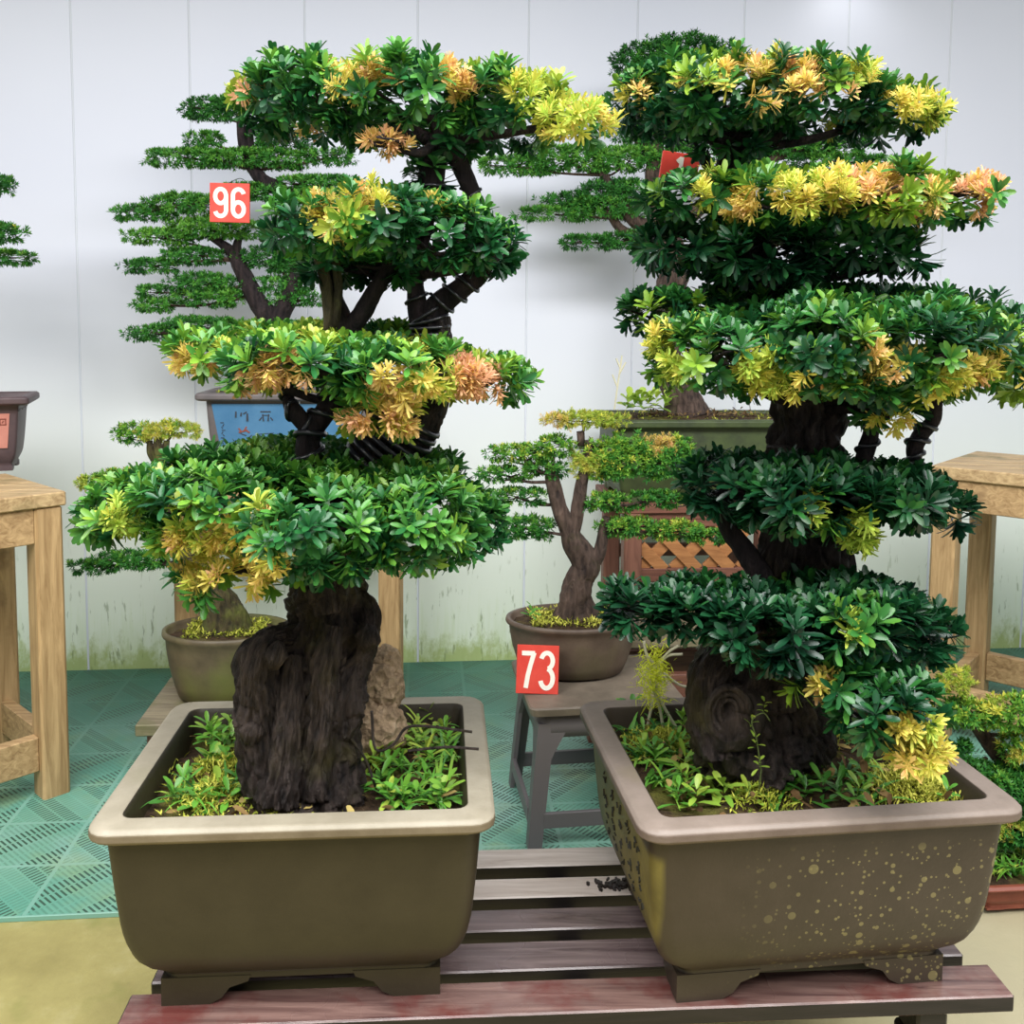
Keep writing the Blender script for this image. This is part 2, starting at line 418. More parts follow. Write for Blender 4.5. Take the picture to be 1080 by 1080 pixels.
# ------------------------------------------------------------------ leaves (numpy)
LT = np.array([0, .30, .30, .30, .66, .66, .66, .92, .92, 1.0])
LW = np.array([0, -.30, 0, .30, -.5, 0, .5, -.34, .34, 0])
LF = [(0, 2, 1), (0, 3, 2), (1, 2, 5, 4), (2, 3, 6, 5), (4, 5, 9, 7), (5, 6, 8, 9)]
ST = np.array([0, .45, .45, 1.0]); SW = np.array([0, -.5, .5, 0]); SF = [(0, 2, 3, 1)]

def leaf_mesh(name, mat, parent, base, D, N, L, W, tint, curl=.18, small=False):
    """base, D (direction), N (upper side) : n x 3; L, W, tint : n"""
    n = len(base)
    T, Wd, FS = (ST, SW, SF) if small else (LT, LW, LF)
    D = D / np.linalg.norm(D, axis=1)[:, None]
    N = N - D * np.sum(N * D, axis=1)[:, None]; N /= np.linalg.norm(N, axis=1)[:, None] + 1e-9
    Sd = np.cross(D, N); k = len(T)
    c = curl * RNG.uniform(.3, 1.6, n)
    fold = np.where(np.abs(Wd) > 0, .10, 0)
    v = (base[:, None, :] + D[:, None, :] * (L[:, None] * T)[:, :, None] + Sd[:, None, :] * (W[:, None] * Wd)[:, :, None]
         + N[:, None, :] * (-(c * L)[:, None] * T ** 2 + W[:, None] * fold * 1.2)[:, :, None]).reshape(-1, 3)
    loops = np.concatenate([np.array(f) for f in FS]); cnt = np.array([len(f) for f in FS])
    li = (loops[None, :] + (np.arange(n) * k)[:, None]).ravel()
    tot = np.tile(cnt, n); start = np.r_[0, np.cumsum(tot)[:-1]]
    me = bpy.data.meshes.new(name)
    if parent is not None: v = v - np.array(off(parent))
    me.vertices.add(len(v)); me.vertices.foreach_set('co', v.astype(np.float32).ravel())
    me.loops.add(len(li)); me.loops.foreach_set('vertex_index', li.astype(np.int32))
    me.polygons.add(len(tot)); me.polygons.foreach_set('loop_start', start.astype(np.int32))
    me.polygons.foreach_set('loop_total', tot.astype(np.int32))
    me.update(calc_edges=True)
    me.polygons.foreach_set('use_smooth', [True] * len(tot))
    at = me.attributes.new('tint', 'FLOAT', 'POINT')
    tv = np.repeat(tint, k) + np.tile(T, n) * .06
    at.data.foreach_set('value', np.clip(tv, 0, 1).astype(np.float32))
    return link(name, me, mat, parent)

def rosettes(P0, A, nl, L, W, tint, e0=.5, e1=1.6, stem=.012):
    """expand tufts to leaves: returns base, D, N, L, W, tint"""
    n = len(P0); A = A / np.linalg.norm(A, axis=1)[:, None]
    ref = np.where(np.abs(A[:, 2:3]) > .9, np.array([[1., 0, 0]]), np.array([[0, 0, 1.]]))
    u = np.cross(A, ref); u /= np.linalg.norm(u, axis=1)[:, None]; w = np.cross(A, u)
    i = np.arange(nl); ph = RNG.uniform(0, 6.28, n)[:, None] + i * 2.39996 + RNG.normal(0, .2, (n, nl))
    q = (i + .5) / nl
    e = e1 + (e0 - e1) * q + RNG.normal(0, .16, (n, nl))
    rad = np.cos(ph)[..., None] * u[:, None] + np.sin(ph)[..., None] * w[:, None]
    D = np.cos(e)[..., None] * A[:, None] + np.sin(e)[..., None] * rad
    N = np.sin(e)[..., None] * A[:, None] - np.cos(e)[..., None] * rad
    B = P0[:, None] + A[:, None] * (stem * q)[None, :, None]
    Lr = (np.asarray(L) * np.ones(n))[:, None] * (1 - .3 * q) * RNG.uniform(.75, 1.15, (n, nl))
    Wr = (np.asarray(W) * np.ones(n))[:, None] * RNG.uniform(.8, 1.15, (n, nl))
    t = tint[:, None] + RNG.normal(0, .07, (n, nl)) + .10 * (q - .5)
    f = lambda a: a.reshape(-1, 3)
    return f(B), f(D), f(N), Lr.ravel(), Wr.ravel(), np.clip(t.ravel(), 0, 1)

def lobe_tufts(lobes, spacing, low=-.75, up=.55):
    """tuft positions and axes over the skin of a set of ellipsoid lobes"""
    PP = []; AA = []; QQ = []
    for c, r in lobes:
        area = 4 * math.pi * ((r[0] * r[1]) ** 1.6 / 3 + (r[0] * r[2]) ** 1.6 / 3 + (r[1] * r[2]) ** 1.6 / 3) ** (1 / 1.6)
        n = max(6, int(area * (.5 - low / 2) / spacing ** 2))
        # uniform over a stretched surface by rejection
        d = RNG.normal(0, 1, (n * 6, 3)); d /= np.linalg.norm(d, axis=1)[:, None]
        d = d[d[:, 2] > low]
        wt = np.linalg.norm(d / r, axis=1); wt /= wt.max()
        d = d[RNG.uniform(0, 1, len(d)) < wt][:n]
        nm = d / r; nm /= np.linalg.norm(nm, axis=1)[:, None]
        sc = (RNG.triangular(.66, 1.0, 1.12, len(d)) + RNG.uniform(0, .22, len(d)) * (RNG.uniform(0, 1, len(d)) < .1))[:, None]
        # lumpy outline
        lump = np.array([noise.noise(Vector(c + d_ * r) * 13) for d_ in d])[:, None] * .26
        PP.append(c + d * r * (sc + lump)); a = nm + np.array([0, 0, up]) * (d[:, 2:3] > -.3) + RNG.normal(0, .28, d.shape); AA.append(a); QQ.append(d[:, 2])
    PP = np.concatenate(PP); AA = np.concatenate(AA); QQ = np.concatenate(QQ)
    keep = np.ones(len(PP), bool)
    for c, r in lobes:
        keep &= np.sum(((PP - c) / (r * .74)) ** 2, axis=1) > 1
    return PP[keep], AA[keep], QQ[keep]

def pad(tree, lobes_px, Y0, spots=(), mat='leaf', light=.4, spacing=.0225, L=.033, W=.0088, nl=14, small=False, low=-.75, young='young', attach=None, bmat='bark_wired', br=.007, twigs=5, curl=.18, yL=.68, bend=.008, flat=.75):
    lobes = []
    for lb in lobes_px:
        px, py, rx, rz = lb[:4]; dY = lb[4] if len(lb) > 4 else 0
        Y = Y0 + dY; ry = lb[5] if len(lb) > 5 else rx / F * Y * flat
        lobes.append((P(px, py, Y), np.array([rx / F * Y, ry, rz / F * Y]) - (np.array([L * .6, L * .4, L * .5]) if small else np.array([L * .62, L * .45, L * .72]))))
    lobes = [(c, np.maximum(r, (.02, .02, .004) if small else .008)) for c, r in lobes]
    p, a, q = lobe_tufts(lobes, spacing, low)
    X, Yp = proj_arr(p)
    yw = np.zeros(len(p)); hue = np.zeros(len(p)); sid = np.full(len(p), -1)
    for k_, (sx, sy, sr, h) in enumerate(spots):
        w = np.clip(1.45 - np.hypot(X - sx, (Yp - sy) * 1.15) / sr, 0, 1)
        hue = np.where(w > yw, h, hue); sid = np.where(w > yw, k_, sid); yw = np.maximum(yw, w)
    yw = yw + RNG.normal(0, .26, len(p)) * (yw > 0)
    isy = (yw > .40) & (sid >= 0)
    g = ~isy
    lowf = 0
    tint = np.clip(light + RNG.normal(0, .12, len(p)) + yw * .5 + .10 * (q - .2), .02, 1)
    # extra colour variation of whole shoots
    tint += np.array([noise.noise(Vector(v) * 9) for v in p]) * .16
    ymask = np.zeros(len(p), bool); yl = []
    for k_ in range(len(spots)):
        iy = isy & (sid == k_)
        if not iy.any(): continue
        sx, sy, sr, h = spots[k_]; pk = p[iy]; c0 = pk[pk[:, 1] <= np.percentile(pk[:, 1], 45)].mean(0)
        loc_ = np.linalg.norm((p - c0) * [1, .8, 1], axis=1) < max(sr / F * Y0 * 1.25, .02)
        iy &= loc_
        if not iy.any(): continue
        ymask |= iy
        yl.append((iy, k_))
    g = ~ymask
    fp = leaf_mesh('foliage_pad', M[mat], tree, *rosettes(p[g], a[g], nl, L, W, tint[g], .4, 1.3), curl=curl, small=small)
    for iy, k_ in yl:
        # two finer shoots for every old one
        aq = a[iy] / np.linalg.norm(a[iy], axis=1)[:, None] * (.004 if small else .009); pp = np.concatenate([p[iy] - aq, p[iy] - aq + RNG.normal(0, spacing * .35, (iy.sum(), 3))]); aa = np.concatenate([a[iy], a[iy] + RNG.normal(0, .3, (iy.sum(), 3))]); hh_ = np.concatenate([hue[iy]] * 2)
        leaf_mesh('new_growth', M[young], fp, *rosettes(pp, aa, nl + 2, L * yL, W * .5, np.clip(hh_ * .9 + RNG.normal(0, .14, len(hh_)), 0, 1), .25, 1.3, .012), curl=.15, small=small)['label'] = 'yellow to orange tufts of young leaves'
    # branches
    if attach is not None:
        mb = MB()
        at = np.asarray(attach, float)
        for c, r in lobes:
            e = c - np.array([0, 0, r[2] * .1]); mid = (at + e) / 2 + np.array([0, 0, -bend]) + RNG.normal(0, .008, 3)
            mb.tube([at, mid, e], [br * 1.25, br, br * .7], 8, 6, .12, 30, RNG.uniform(0, 50))
            for k in range(twigs):
                th = RNG.uniform(0, 6.28); f_ = e + np.array([math.cos(th) * r[0], math.sin(th) * r[1], 0]) * .8 + np.array([0, 0, r[2] * .3])
                s0 = mid + (e - mid) * RNG.uniform(.2, 1)
                mb.tube([s0, (s0 + f_) / 2 + RNG.normal(0, .005, 3), f_], [br * .5, br * .4, br * .2], 5, 4)
        mb.build('branch', M[bmat], tree, True)
    return fp

def proj_arr(p):
    v = p - CAM; d = v @ _f
    return CX + F * (v @ CR) / d, CY - F * (v @ CU) / d

def node(px, py, Y, r): return np.r_[P(px, py, Y), r / F * Y]

def trunk(tree, paths, mat, name='trunk', seg=40, per=12, amp=.16, fr=14):
    mb = MB()
    for k, pth in enumerate(paths):
        nd = np.array([node(*q) for q in pth])
        mb.tube(nd[:, :3], nd[:, 3], seg, per, amp, fr, k * 7.3 + 1)
    return mb.build(name, M[mat], tree, True)

def wire(tree, pth, turns, wr=.003, k=1.1, ph=0):
    nd = np.array([node(*q) for q in pth])
    MB().helix(nd[:, :3], nd[:, 3], turns, wr, k, ph).build('wire', M['wire'], tree, True)

def characters(mb, mat, parent, label=None, d=.021):
    n = len(mb.v); nf = len(mb.f) // n; c = np.array([v.mean(0) for v in mb.v]); g = list(range(n))
    for i in range(n):
        for j in range(i):
            if np.linalg.norm(c[i] - c[j]) < d:
                a, b = g[i], g[j]; g = [b if x == a else x for x in g]
    for k in sorted(set(g)):
        vs = []; fs = []
        for i in range(n):
            if g[i] == k:
                o_ = len(vs) * 24; fs += [tuple(q - i * 24 + o_ for q in f) for f in mb.f[i * nf:(i + 1) * nf]]; vs.append(mb.v[i])
        me = bpy.data.meshes.new('inscription'); me.from_pydata(np.concatenate(vs).tolist(), [], fs); me.update()
        o = link('inscription', me, M[mat], parent)
        if label: o['label'] = label

# ------------------------------------------------------------------ the setting
RW = R_(5.2)
def struct(o): o['kind'] = 'structure'; return o
WB = np.array([-.297, 3.717, 0])
wx = np.array([math.cos(RW), math.sin(RW), 0]); wn = np.array([-math.sin(RW), math.cos(RW), 0])
# panels .41 m wide with a joint groove
w = bpy.data.objects.new('tmp', None)
mb = MB(); x0 = -5.0; xs = []
pw = .425; first = (-.4 - .0)
j0 = ((P(322, 10, 3.7) - WB) @ wx)
k0 = int((x0 - j0) / pw)
sx = [j0 + pw * k for k in range(k0, k0 + 25)]
Hw = 4.2; mb.v = []; vs = []; fs = []
prof = []
for x in sx: prof += [(x - .004, 0), (x - .0015, .003), (x + .0015, .003), (x + .004, 0)]
for x, d in prof:
    for z in (0, Hw):
        vs.append((x, d, z))
for i in range(len(prof) - 1): fs.append((2 * i, 2 * i + 2, 2 * i + 3, 2 * i + 1))
n0 = len(vs); vs += [(prof[0][0], .1, 0), (prof[0][0], .1, Hw), (prof[-1][0], .1, 0), (prof[-1][0], .1, Hw)]
e = 2 * (len(prof) - 1)
fs += [(n0, n0 + 1, n0 + 3, n0 + 2), (0, 1, n0 + 1, n0), (e, n0 + 2, n0 + 3, e + 1), tuple([2 * i + 1 for i in range(len(prof))] + [n0 + 3, n0 + 1]), tuple([2 * i for i in range(len(prof))][::-1] + [n0, n0 + 2])]
me = bpy.data.meshes.new('wall_back'); me.from_pydata(vs, [], fs); me.update()
wall = struct(link('wall_back', me, M['wall'])); wall.location = WB; wall.rotation_euler.z = RW
me.materials.append(M['seam'])
for i in range(len(prof) - 1):
    if i % 4 in (0, 1, 2): me.polygons[i].material_index = 1
bpy.data.objects.remove(w)

fl = MB(); fl.box((0, 2.2, -.05), (12, 9, .1)); struct(fl.build('floor', M['concrete']))
mt = MB(); mt.box((0, .815, .006), (9, 1.63, .012))
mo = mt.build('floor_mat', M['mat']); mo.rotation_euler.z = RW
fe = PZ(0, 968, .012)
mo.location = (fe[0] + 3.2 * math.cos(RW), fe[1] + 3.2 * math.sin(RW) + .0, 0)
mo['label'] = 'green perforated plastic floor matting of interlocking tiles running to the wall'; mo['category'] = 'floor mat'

# ------------------------------------------------------------------ slatted bench
BZ = .32; RB = R_(3.6)
bench = thing('slatted_bench', 'low wet dark wooden slatted bench carrying the two big rectangular pots', 'bench', (.105, 1.58, 0))
def bl(x, y, z): return rot((x, y, z), RB) + np.array([.105, 1.58, 0])
rows = [(1.395, .075, -.012, 1.37), (1.492, .072, -.015, 1.32), (1.588, .060, 0, 1.25), (1.682, .060, 0, 1.25), (1.782, .062, 0, 1.25)]
for k, (yy, wd, dx, ln) in enumerate(rows):
    MB().box(bl(dx, yy - 1.58, BZ - .014), (ln, wd, .028), RB).build('slat', M['slat_red' if k == 0 else 'slat_sheen' if k > 2 else 'slat'], bench)
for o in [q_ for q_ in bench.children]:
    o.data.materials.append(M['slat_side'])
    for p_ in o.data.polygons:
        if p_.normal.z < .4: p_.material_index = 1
for x in (-.55, 0, .55):
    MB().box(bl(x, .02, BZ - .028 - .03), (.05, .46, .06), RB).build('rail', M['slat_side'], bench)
for x in (-.55, .55):
    for y in (-.17, .21):
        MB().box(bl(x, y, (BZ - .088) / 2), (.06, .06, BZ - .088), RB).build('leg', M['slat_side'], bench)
dm = MB()
for k in range(60):
    c = P(648 + RNG.normal(0, 10), 934 + RNG.normal(0, 4), 1.7); q = PZ(*proj(c), BZ)
    if abs(((q - np.array([.105, 1.58, 0])) @ np.array([-math.sin(RB), math.cos(RB), 0])) - .105) < .028:
        dm.box(q + np.array([0, 0, .002]), RNG.uniform(.003, .009, 3), RNG.uniform(0, 3))
if dm.n:
    o = dm.build('spilled_soil', M['dirt']); o['kind'] = 'stuff'; o['label'] = 'dark crumbs of soil spilled on a slat beside the right big pot'; o['category'] = 'soil'

# ------------------------------------------------------------------ pots
def rect_pot(t, c, rz, z0, hx, hy, ht, mat, ins=(.082, .073, .051, .036, .028, .020), rimw=.045, rimt=.024, foot=.05, rc=.035, feet=True, soilmat='soil', dome=.006, footlen=.10, soilz=.045, rimmat=None):
    """rectangular bonsai pot; returns soil height"""
    W_ = lambda r: rot(r, rz) + np.array([c[0], c[1], 0])
    zt = z0 + ht; zb = z0 + foot
    hb = ht - foot - rimt
    fr = (0, .04, .14, .32, .6, 1.0)
    rg = [rrect(hx - ins[0] - .0, hy - ins[0], rc * .6, zb - .012)]
    for u in np.linspace(0, 1, 15):
        q = np.array(spline(np.stack([np.array(fr), np.array(ins), np.zeros(6)], 1), np.zeros(6), 10)[0]); f_ = u ** 1.5; i_ = float(np.interp(f_, q[:, 0], q[:, 1]))
        rg.append(rrect(hx - i_, hy - i_, rc * .8, zb + hb * f_))
    rg += [rrect(hx - .008, hy - .008, rc, zt - rimt), rrect(hx, hy, rc, zt - rimt + .006), rrect(hx, hy, rc, zt - .006), rrect(hx - .006, hy - .006, rc, zt),
           rrect(hx - rimw + .005, hy - rimw + .005, rc * .5, zt), rrect(hx - rimw, hy - rimw, rc * .5, zt - .008), rrect(hx - rimw - .012, hy - rimw - .012, rc * .5, zt - .10 if ht > .2 else zt - ht * .4)]
    b = MB(); b.rings([r for r in rg], True, True)
    b.v = [v for v in b.v]
    me_o = MB(); me_o.add(np.concatenate(b.v), b.f)
    v = np.concatenate(me_o.v)
    me = bpy.data.meshes.new('pot'); me.from_pydata((v - np.array([0, 0, z0])).tolist(), [], me_o.f); me.update()
    po = link('pot', me, M[mat], t)
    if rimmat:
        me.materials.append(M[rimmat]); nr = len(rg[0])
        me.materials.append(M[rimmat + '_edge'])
        for i_ in range(15 * nr, 20 * nr): me.polygons[i_].material_index = 2 if i_ < 18 * nr else 1  # rim top faces paler than the rim edge, edge paler than the body
    po.location = Vector((c[0], c[1], z0)) - t.location; po.rotation_euler.z = rz
    me.polygons.foreach_set('use_smooth', [True] * len(me.polygons)); me.set_sharp_from_angle(angle=R_(38))
    bv = po.modifiers.new('b', 'BEVEL'); bv.width = .002; bv.segments = 2; bv.limit_method = 'ANGLE'; bv.angle_limit = R_(40)
    if feet:
        h2 = foot - .008
        for sxn in (-1, 1):
            for syn in (-1, 1):
                f_ = MB(); ex, ey = hx - ins[0] + .001, hy - ins[0] + .001; th = .03
                for ax, ln in ((0, footlen), (1, footlen * .8)):
                    st0 = 0 if ax == 0 else th * .8; exx = ex if ax == 0 else ex - .0015
                    pr = [(st0, 0), (ln * .72, 0), (ln * .9, h2 * .22), (ln * 1.02, h2 * .6), (ln * 1.3, h2 * .82), (ln * 1.34, h2 + .002), (st0, h2 + .002)]
                    r0, r1 = [], []
                    for l_, z_ in pr:
                        if ax == 0: r0.append((sxn * (ex - l_), syn * ey, z_)); r1.append((sxn * (ex - l_), syn * (ey - th), z_))
                        else: r0.append((sxn * exx, syn * (ey - l_), z_)); r1.append((sxn * (ex - th), syn * (ey - l_), z_))
                    f_.rings([np.array(r0), np.array(r1)])
                me = bpy.data.meshes.new('pot_foot'); me.from_pydata(np.concatenate(f_.v).tolist(), [], f_.f); me.update()
                fo = link('pot_foot', me, M[mat], po)
    # soil
    n = 28; sv = []; sf = []; sx_, sy_ = hx - rimw - .004, hy - rimw - .004
    for i in range(n):
        for j in range(n):
            u, w_ = i / (n - 1) * 2 - 1, j / (n - 1) * 2 - 1
            z = zt - soilz + dome * (1 - u * u) * (1 - w_ * w_) + .012 * noise.noise(Vector((u * 4, w_ * 4, hx * 9)))
            sv.append((u * sx_, w_ * sy_, z))
    for i in range(n - 1):
        for j in range(n - 1): sf.append((i * n + j, (i + 1) * n + j, (i + 1) * n + j + 1, i * n + j + 1))
    sm = MB(); sm.add(W_(np.array(sv)), sf); sm.build('soil', M[soilmat], t, True)
    return po

def oval_pot(t, c, rz, z0, hx, hy, ht, mat, lip=.015):
    W_ = lambda r: rot(r, rz) + np.array([c[0], c[1], 0])
    pr = [(.62, .012), (.70, .03), (.76, .05), (.83, .25), (.895, .5), (.935, .75), (.945, .88), (.99, .92), (1, .95), (.99, 1), (.93, 1), (.91, .97), (.86, .8)]
    rg = [W_(oval(hx * a, hy * a, z0 + ht * z, 48)) for a, z in pr]
    po = MB().rings(rg).build('pot', M[mat], t, True)
    for ph in (-135, -45, 45, 135):
        a = np.linspace(R_(ph - 26), R_(ph + 26), 9); f_ = MB()
        tp = [1, .55, .2, 0, 0, 0, .2, .55, 1]
        o0 = np.array([(hx * .70 * math.cos(q), hy * .70 * math.sin(q), z0 + ht * .06 * k) for q, k in zip(a, tp)])
        o1 = np.array([(hx * .71 * math.cos(q), hy * .71 * math.sin(q), z0 + ht * .075) for q in a])
        i0 = o0 * [.85, .85, 1]; i1 = o1 * [.85, .85, 1]
        f_.rings([W_(r) for r in np.stack([o0, o1, i1, i0], 1)])
        f_.build('pot_foot', M[mat], po)
    n = 12; vs = [(0, 0, z0 + ht * .97)]; fs = []
    for k in range(1, 6):
        for j in range(32):
            q = j / 32 * 6.283; f_ = k / 5 * .9
            vs.append((hx * f_ * math.cos(q), hy * f_ * math.sin(q), z0 + ht * (.88 + .10 * (1 - f_ * f_)) + .006 * noise.noise(Vector((f_ * 5 * math.cos(q), f_ * 5 * math.sin(q), 3)))))
    for j in range(32): fs.append((0, 1 + j, 1 + (j + 1) % 32))
    for k in range(4):
        for j in range(32): fs.append((1 + k * 32 + j, 1 + (k + 1) * 32 + j, 1 + (k + 1) * 32 + (j + 1) % 32, 1 + k * 32 + (j + 1) % 32))
    MB().add(W_(np.array(vs)), fs).build('soil', M['soil'], t, True)
    return po

def carpet(t, fn, n, L, W, mat, name, tl=.5, ts=.25, small=True, upz=1.0, spread=.9):
    """countless tiny leaves over the soil"""
    p = np.array([fn() for _ in range(n)]); D = RNG.normal(0, spread, (n, 3)); D[:, 2] = np.abs(D[:, 2]) * .6 + upz * .5
    N = np.tile([0, 0, 1.], (n, 1)) + RNG.normal(0, .3, (n, 3))
    o = leaf_mesh(name, M[mat], t, p, D, N, RNG.uniform(.6, 1.3, n) * L, RNG.uniform(.7, 1.2, n) * W, np.clip(RNG.normal(tl, ts, n), 0, 1), small=small)
    o['kind'] = 'stuff'
    return o

def weed_rosette(t, p, nl, L, W, tint, mat='weed', e0=.5, e1=1.5, stem=.02, label=None):
    o = leaf_mesh('weed', M[mat], t, *rosettes(np.array([p]), np.array([[RNG.normal(0, .15), RNG.normal(0, .15), 1.]]), nl, L, W, np.array([tint]), e0, e1, stem), curl=.3)
    if label: o['label'] = label
    return o

def weed_grass(t, p, n, L, W, tint, label=None):
    """arching strap leaves"""
    B = []; mbv = []; mbf = []; k = 0; att = []
    for i in range(n):
        th = RNG.uniform(0, 6.28); l_ = L * RNG.uniform(.6, 1.2); d = np.array([math.cos(th), math.sin(th), 0]); sd = np.array([-d[1], d[0], 0])
        b = np.asarray(p) + RNG.normal(0, .008, 3) * [1, 1, 0]; lean = RNG.uniform(.5, 1.1)
        tt = float(np.clip(tint + RNG.normal(0, .15), 0, 1))
        for j in range(6):
            u = j / 5; c = b + d * l_ * lean * u + np.array([0, 0, l_ * (.8 * u - .75 * u * u * lean)])
            w_ = W * (1 - u ** 2) * .5 + .0003
            mbv += [c - sd * w_, c + sd * w_]; att += [tt, tt]
            if j < 5: mbf.append((k, k + 1, k + 3, k + 2))
            k += 2
    me = bpy.data.meshes.new('weed'); me.from_pydata((np.array(mbv) - np.array(off(t))).tolist(), [], mbf); me.update()
    at = me.attributes.new('tint', 'FLOAT', 'POINT'); at.data.foreach_set('value', np.array(att, np.float32))
    o = link('weed', me, M['weed'], t)
    if label: o['label'] = label
    return o

def strokes(t, rects, frame, mat, name='inscription'):
    """brush strokes laid on a panel: rects of (u, v, length, angle, width); frame = origin, u-dir, v-dir, normal"""
    o, u, v, n = [np.asarray(q, float) for q in frame]; mb = MB()
    for a, b, ln, an, wd in rects:
        c = o + u * a + v * b + n * .0008
        d = u * math.cos(R_(an)) + v * math.sin(R_(an)); s_ = np.cross(n, d)
        mb.box(c, (ln, wd, .0016), R=np.stack([d, s_, n], 1))
    return mb.build(name, M[mat], t)

# ------------------------------------------------------------------ LEFT big bonsai
RLP = R_(4.2)
cl = rot((.285, .238, 0), RLP) + PZ(90, 879, .64) ; cl[2] = 0
LT_ = thing('potted_bonsai', 'big bonsai in plain brown rectangular pot on left half of the slatted bench', 'bonsai', (cl[0], cl[1], BZ), 'big bonsai on the slatted bench')
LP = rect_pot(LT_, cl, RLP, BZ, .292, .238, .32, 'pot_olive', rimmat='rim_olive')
Y0 = 1.50
tl = [[(324, 866, 1.47, 54), (324, 830, 1.48, 55), (326, 790, 1.5, 52), (328, 740, 1.5, 52), (336, 690, 1.5, 48), (344, 648, 1.5, 40), (350, 605, 1.5, 34), (362, 555, 1.5, 34), (388, 500, 1.5, 30), (418, 465, 1.5, 30), (440, 438, 1.5, 25), (452, 400, 1.5, 21), (455, 360, 1.5, 19), (453, 335, 1.5, 19)],
      [(300, 850, 1.45, 30), (280, 790, 1.44, 28), (274, 740, 1.43, 27), (272, 705, 1.43, 24), (282, 685, 1.44, 19), (305, 676, 1.46, 16), (330, 672, 1.48, 14)],
      [(266, 740, 1.40, 11), (268, 705, 1.39, 13), (278, 678, 1.40, 12), (298, 668, 1.42, 9)],
      [(352, 660, 1.44, 10), (344, 700, 1.42, 14), (338, 760, 1.42, 14), (330, 840, 1.42, 16)],
      [(345, 648, 1.44, 12), (340, 620, 1.45, 13), (338, 600, 1.46, 12)],
      [(350, 840, 1.46, 34), (352, 780, 1.47, 30), (360, 730, 1.47, 28), (372, 700, 1.48, 20), (386, 670, 1.48, 14), (388, 645, 1.49, 12), (374, 626, 1.5, 10)],
      [(312, 690, 1.44, 10), (306, 740, 1.42, 15), (302, 790, 1.41, 18), (296, 845, 1.41, 22)]]
tl += [[(x - 3, y + r_ * .9, Yk, r_ * .55), (x, y, Yk - .012, r_), (x + 3, y - r_ * .9, Yk, r_ * .5)] for x, y, Yk, r_ in ((335, 624, 1.45, 13), (290, 690, 1.40, 13), (268, 770, 1.41, 13), (388, 672, 1.46, 12), (350, 690, 1.44, 10))]
trunk(LT_, tl, 'bark', seg=96, per=24, amp=.30, fr=20)
up1 = [(452, 345, 1.5, 16), (462, 322, 1.5, 13), (488, 303, 1.5, 12), (510, 283, 1.5, 10), (515, 250, 1.5, 9), (503, 218, 1.5, 8), (495, 195, 1.5, 9), (484, 172, 1.5, 10), (470, 150, 1.5, 9), (455, 120, 1.5, 7)]
up2 = [(448, 345, 1.5, 15), (440, 320, 1.5, 10), (438, 290, 1.5, 9), (445, 255, 1.49, 8), (450, 215, 1.49, 12), (455, 185, 1.49, 14), (462, 150, 1.5, 11)]
lw = [(352, 560, 1.48, 16), (332, 505, 1.46, 14), (325, 478, 1.45, 13), (328, 455, 1.45, 12), (345, 430, 1.46, 11), (350, 400, 1.47, 9), (365, 345, 1.47, 8), (352, 310, 1.46, 8), (345, 270, 1.46, 7)]
lw2 = [(328, 455, 1.45, 9), (312, 435, 1.45, 9), (305, 425, 1.46, 7), (300, 395, 1.46, 6)]
lw3 = [(400, 440, 1.5, 12), (372, 360, 1.47, 10), (385, 325, 1.46, 10), (402, 295, 1.46, 8), (420, 265, 1.46, 6)]
for q_ in (up1, up2, lw, lw2, lw3): trunk(LT_, [q_], 'bark_wired', 'limb', 14, 8, .15, 20)
wire(LT_, [(395, 492, 1.5, 33), (420, 464, 1.5, 32), (440, 438, 1.5, 27)], 8, .0046, 1.1)
wire(LT_, [(453, 362, 1.5, 20), (453, 340, 1.5, 19), (448, 328, 1.5, 16)], 5, .003, 1.08)
wire(LT_, up1[1:7], 9, .0026, 1.15)
wire(LT_, up2[1:6], 8, .0026, 1.2)
wire(LT_, lw[1:6], 5, .0045, 1.2)
wire(LT_, lw2, 3, .004, 1.15)
# curved green stems showing under the second pad
gs = MB()
for a, b, c, rr in (((347, 348), (346, 315), (338, 270), 6.5), ((352, 345), (357, 312), (354, 272), 4.5)):
    n_ = [node(*q, 1.44, rr) for q in (a, b, c)]; gs.tube([x[:3] for x in n_], [x[3] for x in n_], 12, 8, .2, 40)
gs.build('stem', M['bark_moss'], LT_, True)
ATT = lambda px, py, Y=1.5: P(px, py, Y)
pad(LT_, [(278, 106, 34, 34, 0, .08), (335, 112, 80, 44, 0, .13), (430, 112, 100, 48, 0, .16), (530, 118, 76, 44, 0, .13), (607, 126, 46, 32, -.09, .07), (470, 150, 36, 26, 0, .06), (455, 184, 26, 24, 0, .05), (400, 150, 30, 16, -.1, .05)], 1.5,
    [(262, 98, 16, .8), (362, 78, 24, .45), (395, 80, 16, .6), (482, 84, 22, .65), (560, 96, 30, .1), (600, 110, 36, .2), (640, 128, 26, .4), (395, 156, 22, .75), (330, 146, 16, .8), (575, 124, 24, .25)], light=.36, attach=ATT(462, 150))
pad(LT_, [(330, 240, 48, 40, -.04, .1), (395, 236, 70, 46, -.07, .12), (465, 250, 64, 46, -.03, .12), (525, 264, 36, 32, -.03, .08), (350, 280, 40, 26, 0, .07), (400, 282, 44, 22, -.02, .07)], 1.48,
    [(352, 226, 30, .5), (390, 203, 26, .4), (375, 240, 22, .85), (455, 207, 10, .6)], light=.26, attach=ATT(440, 290))
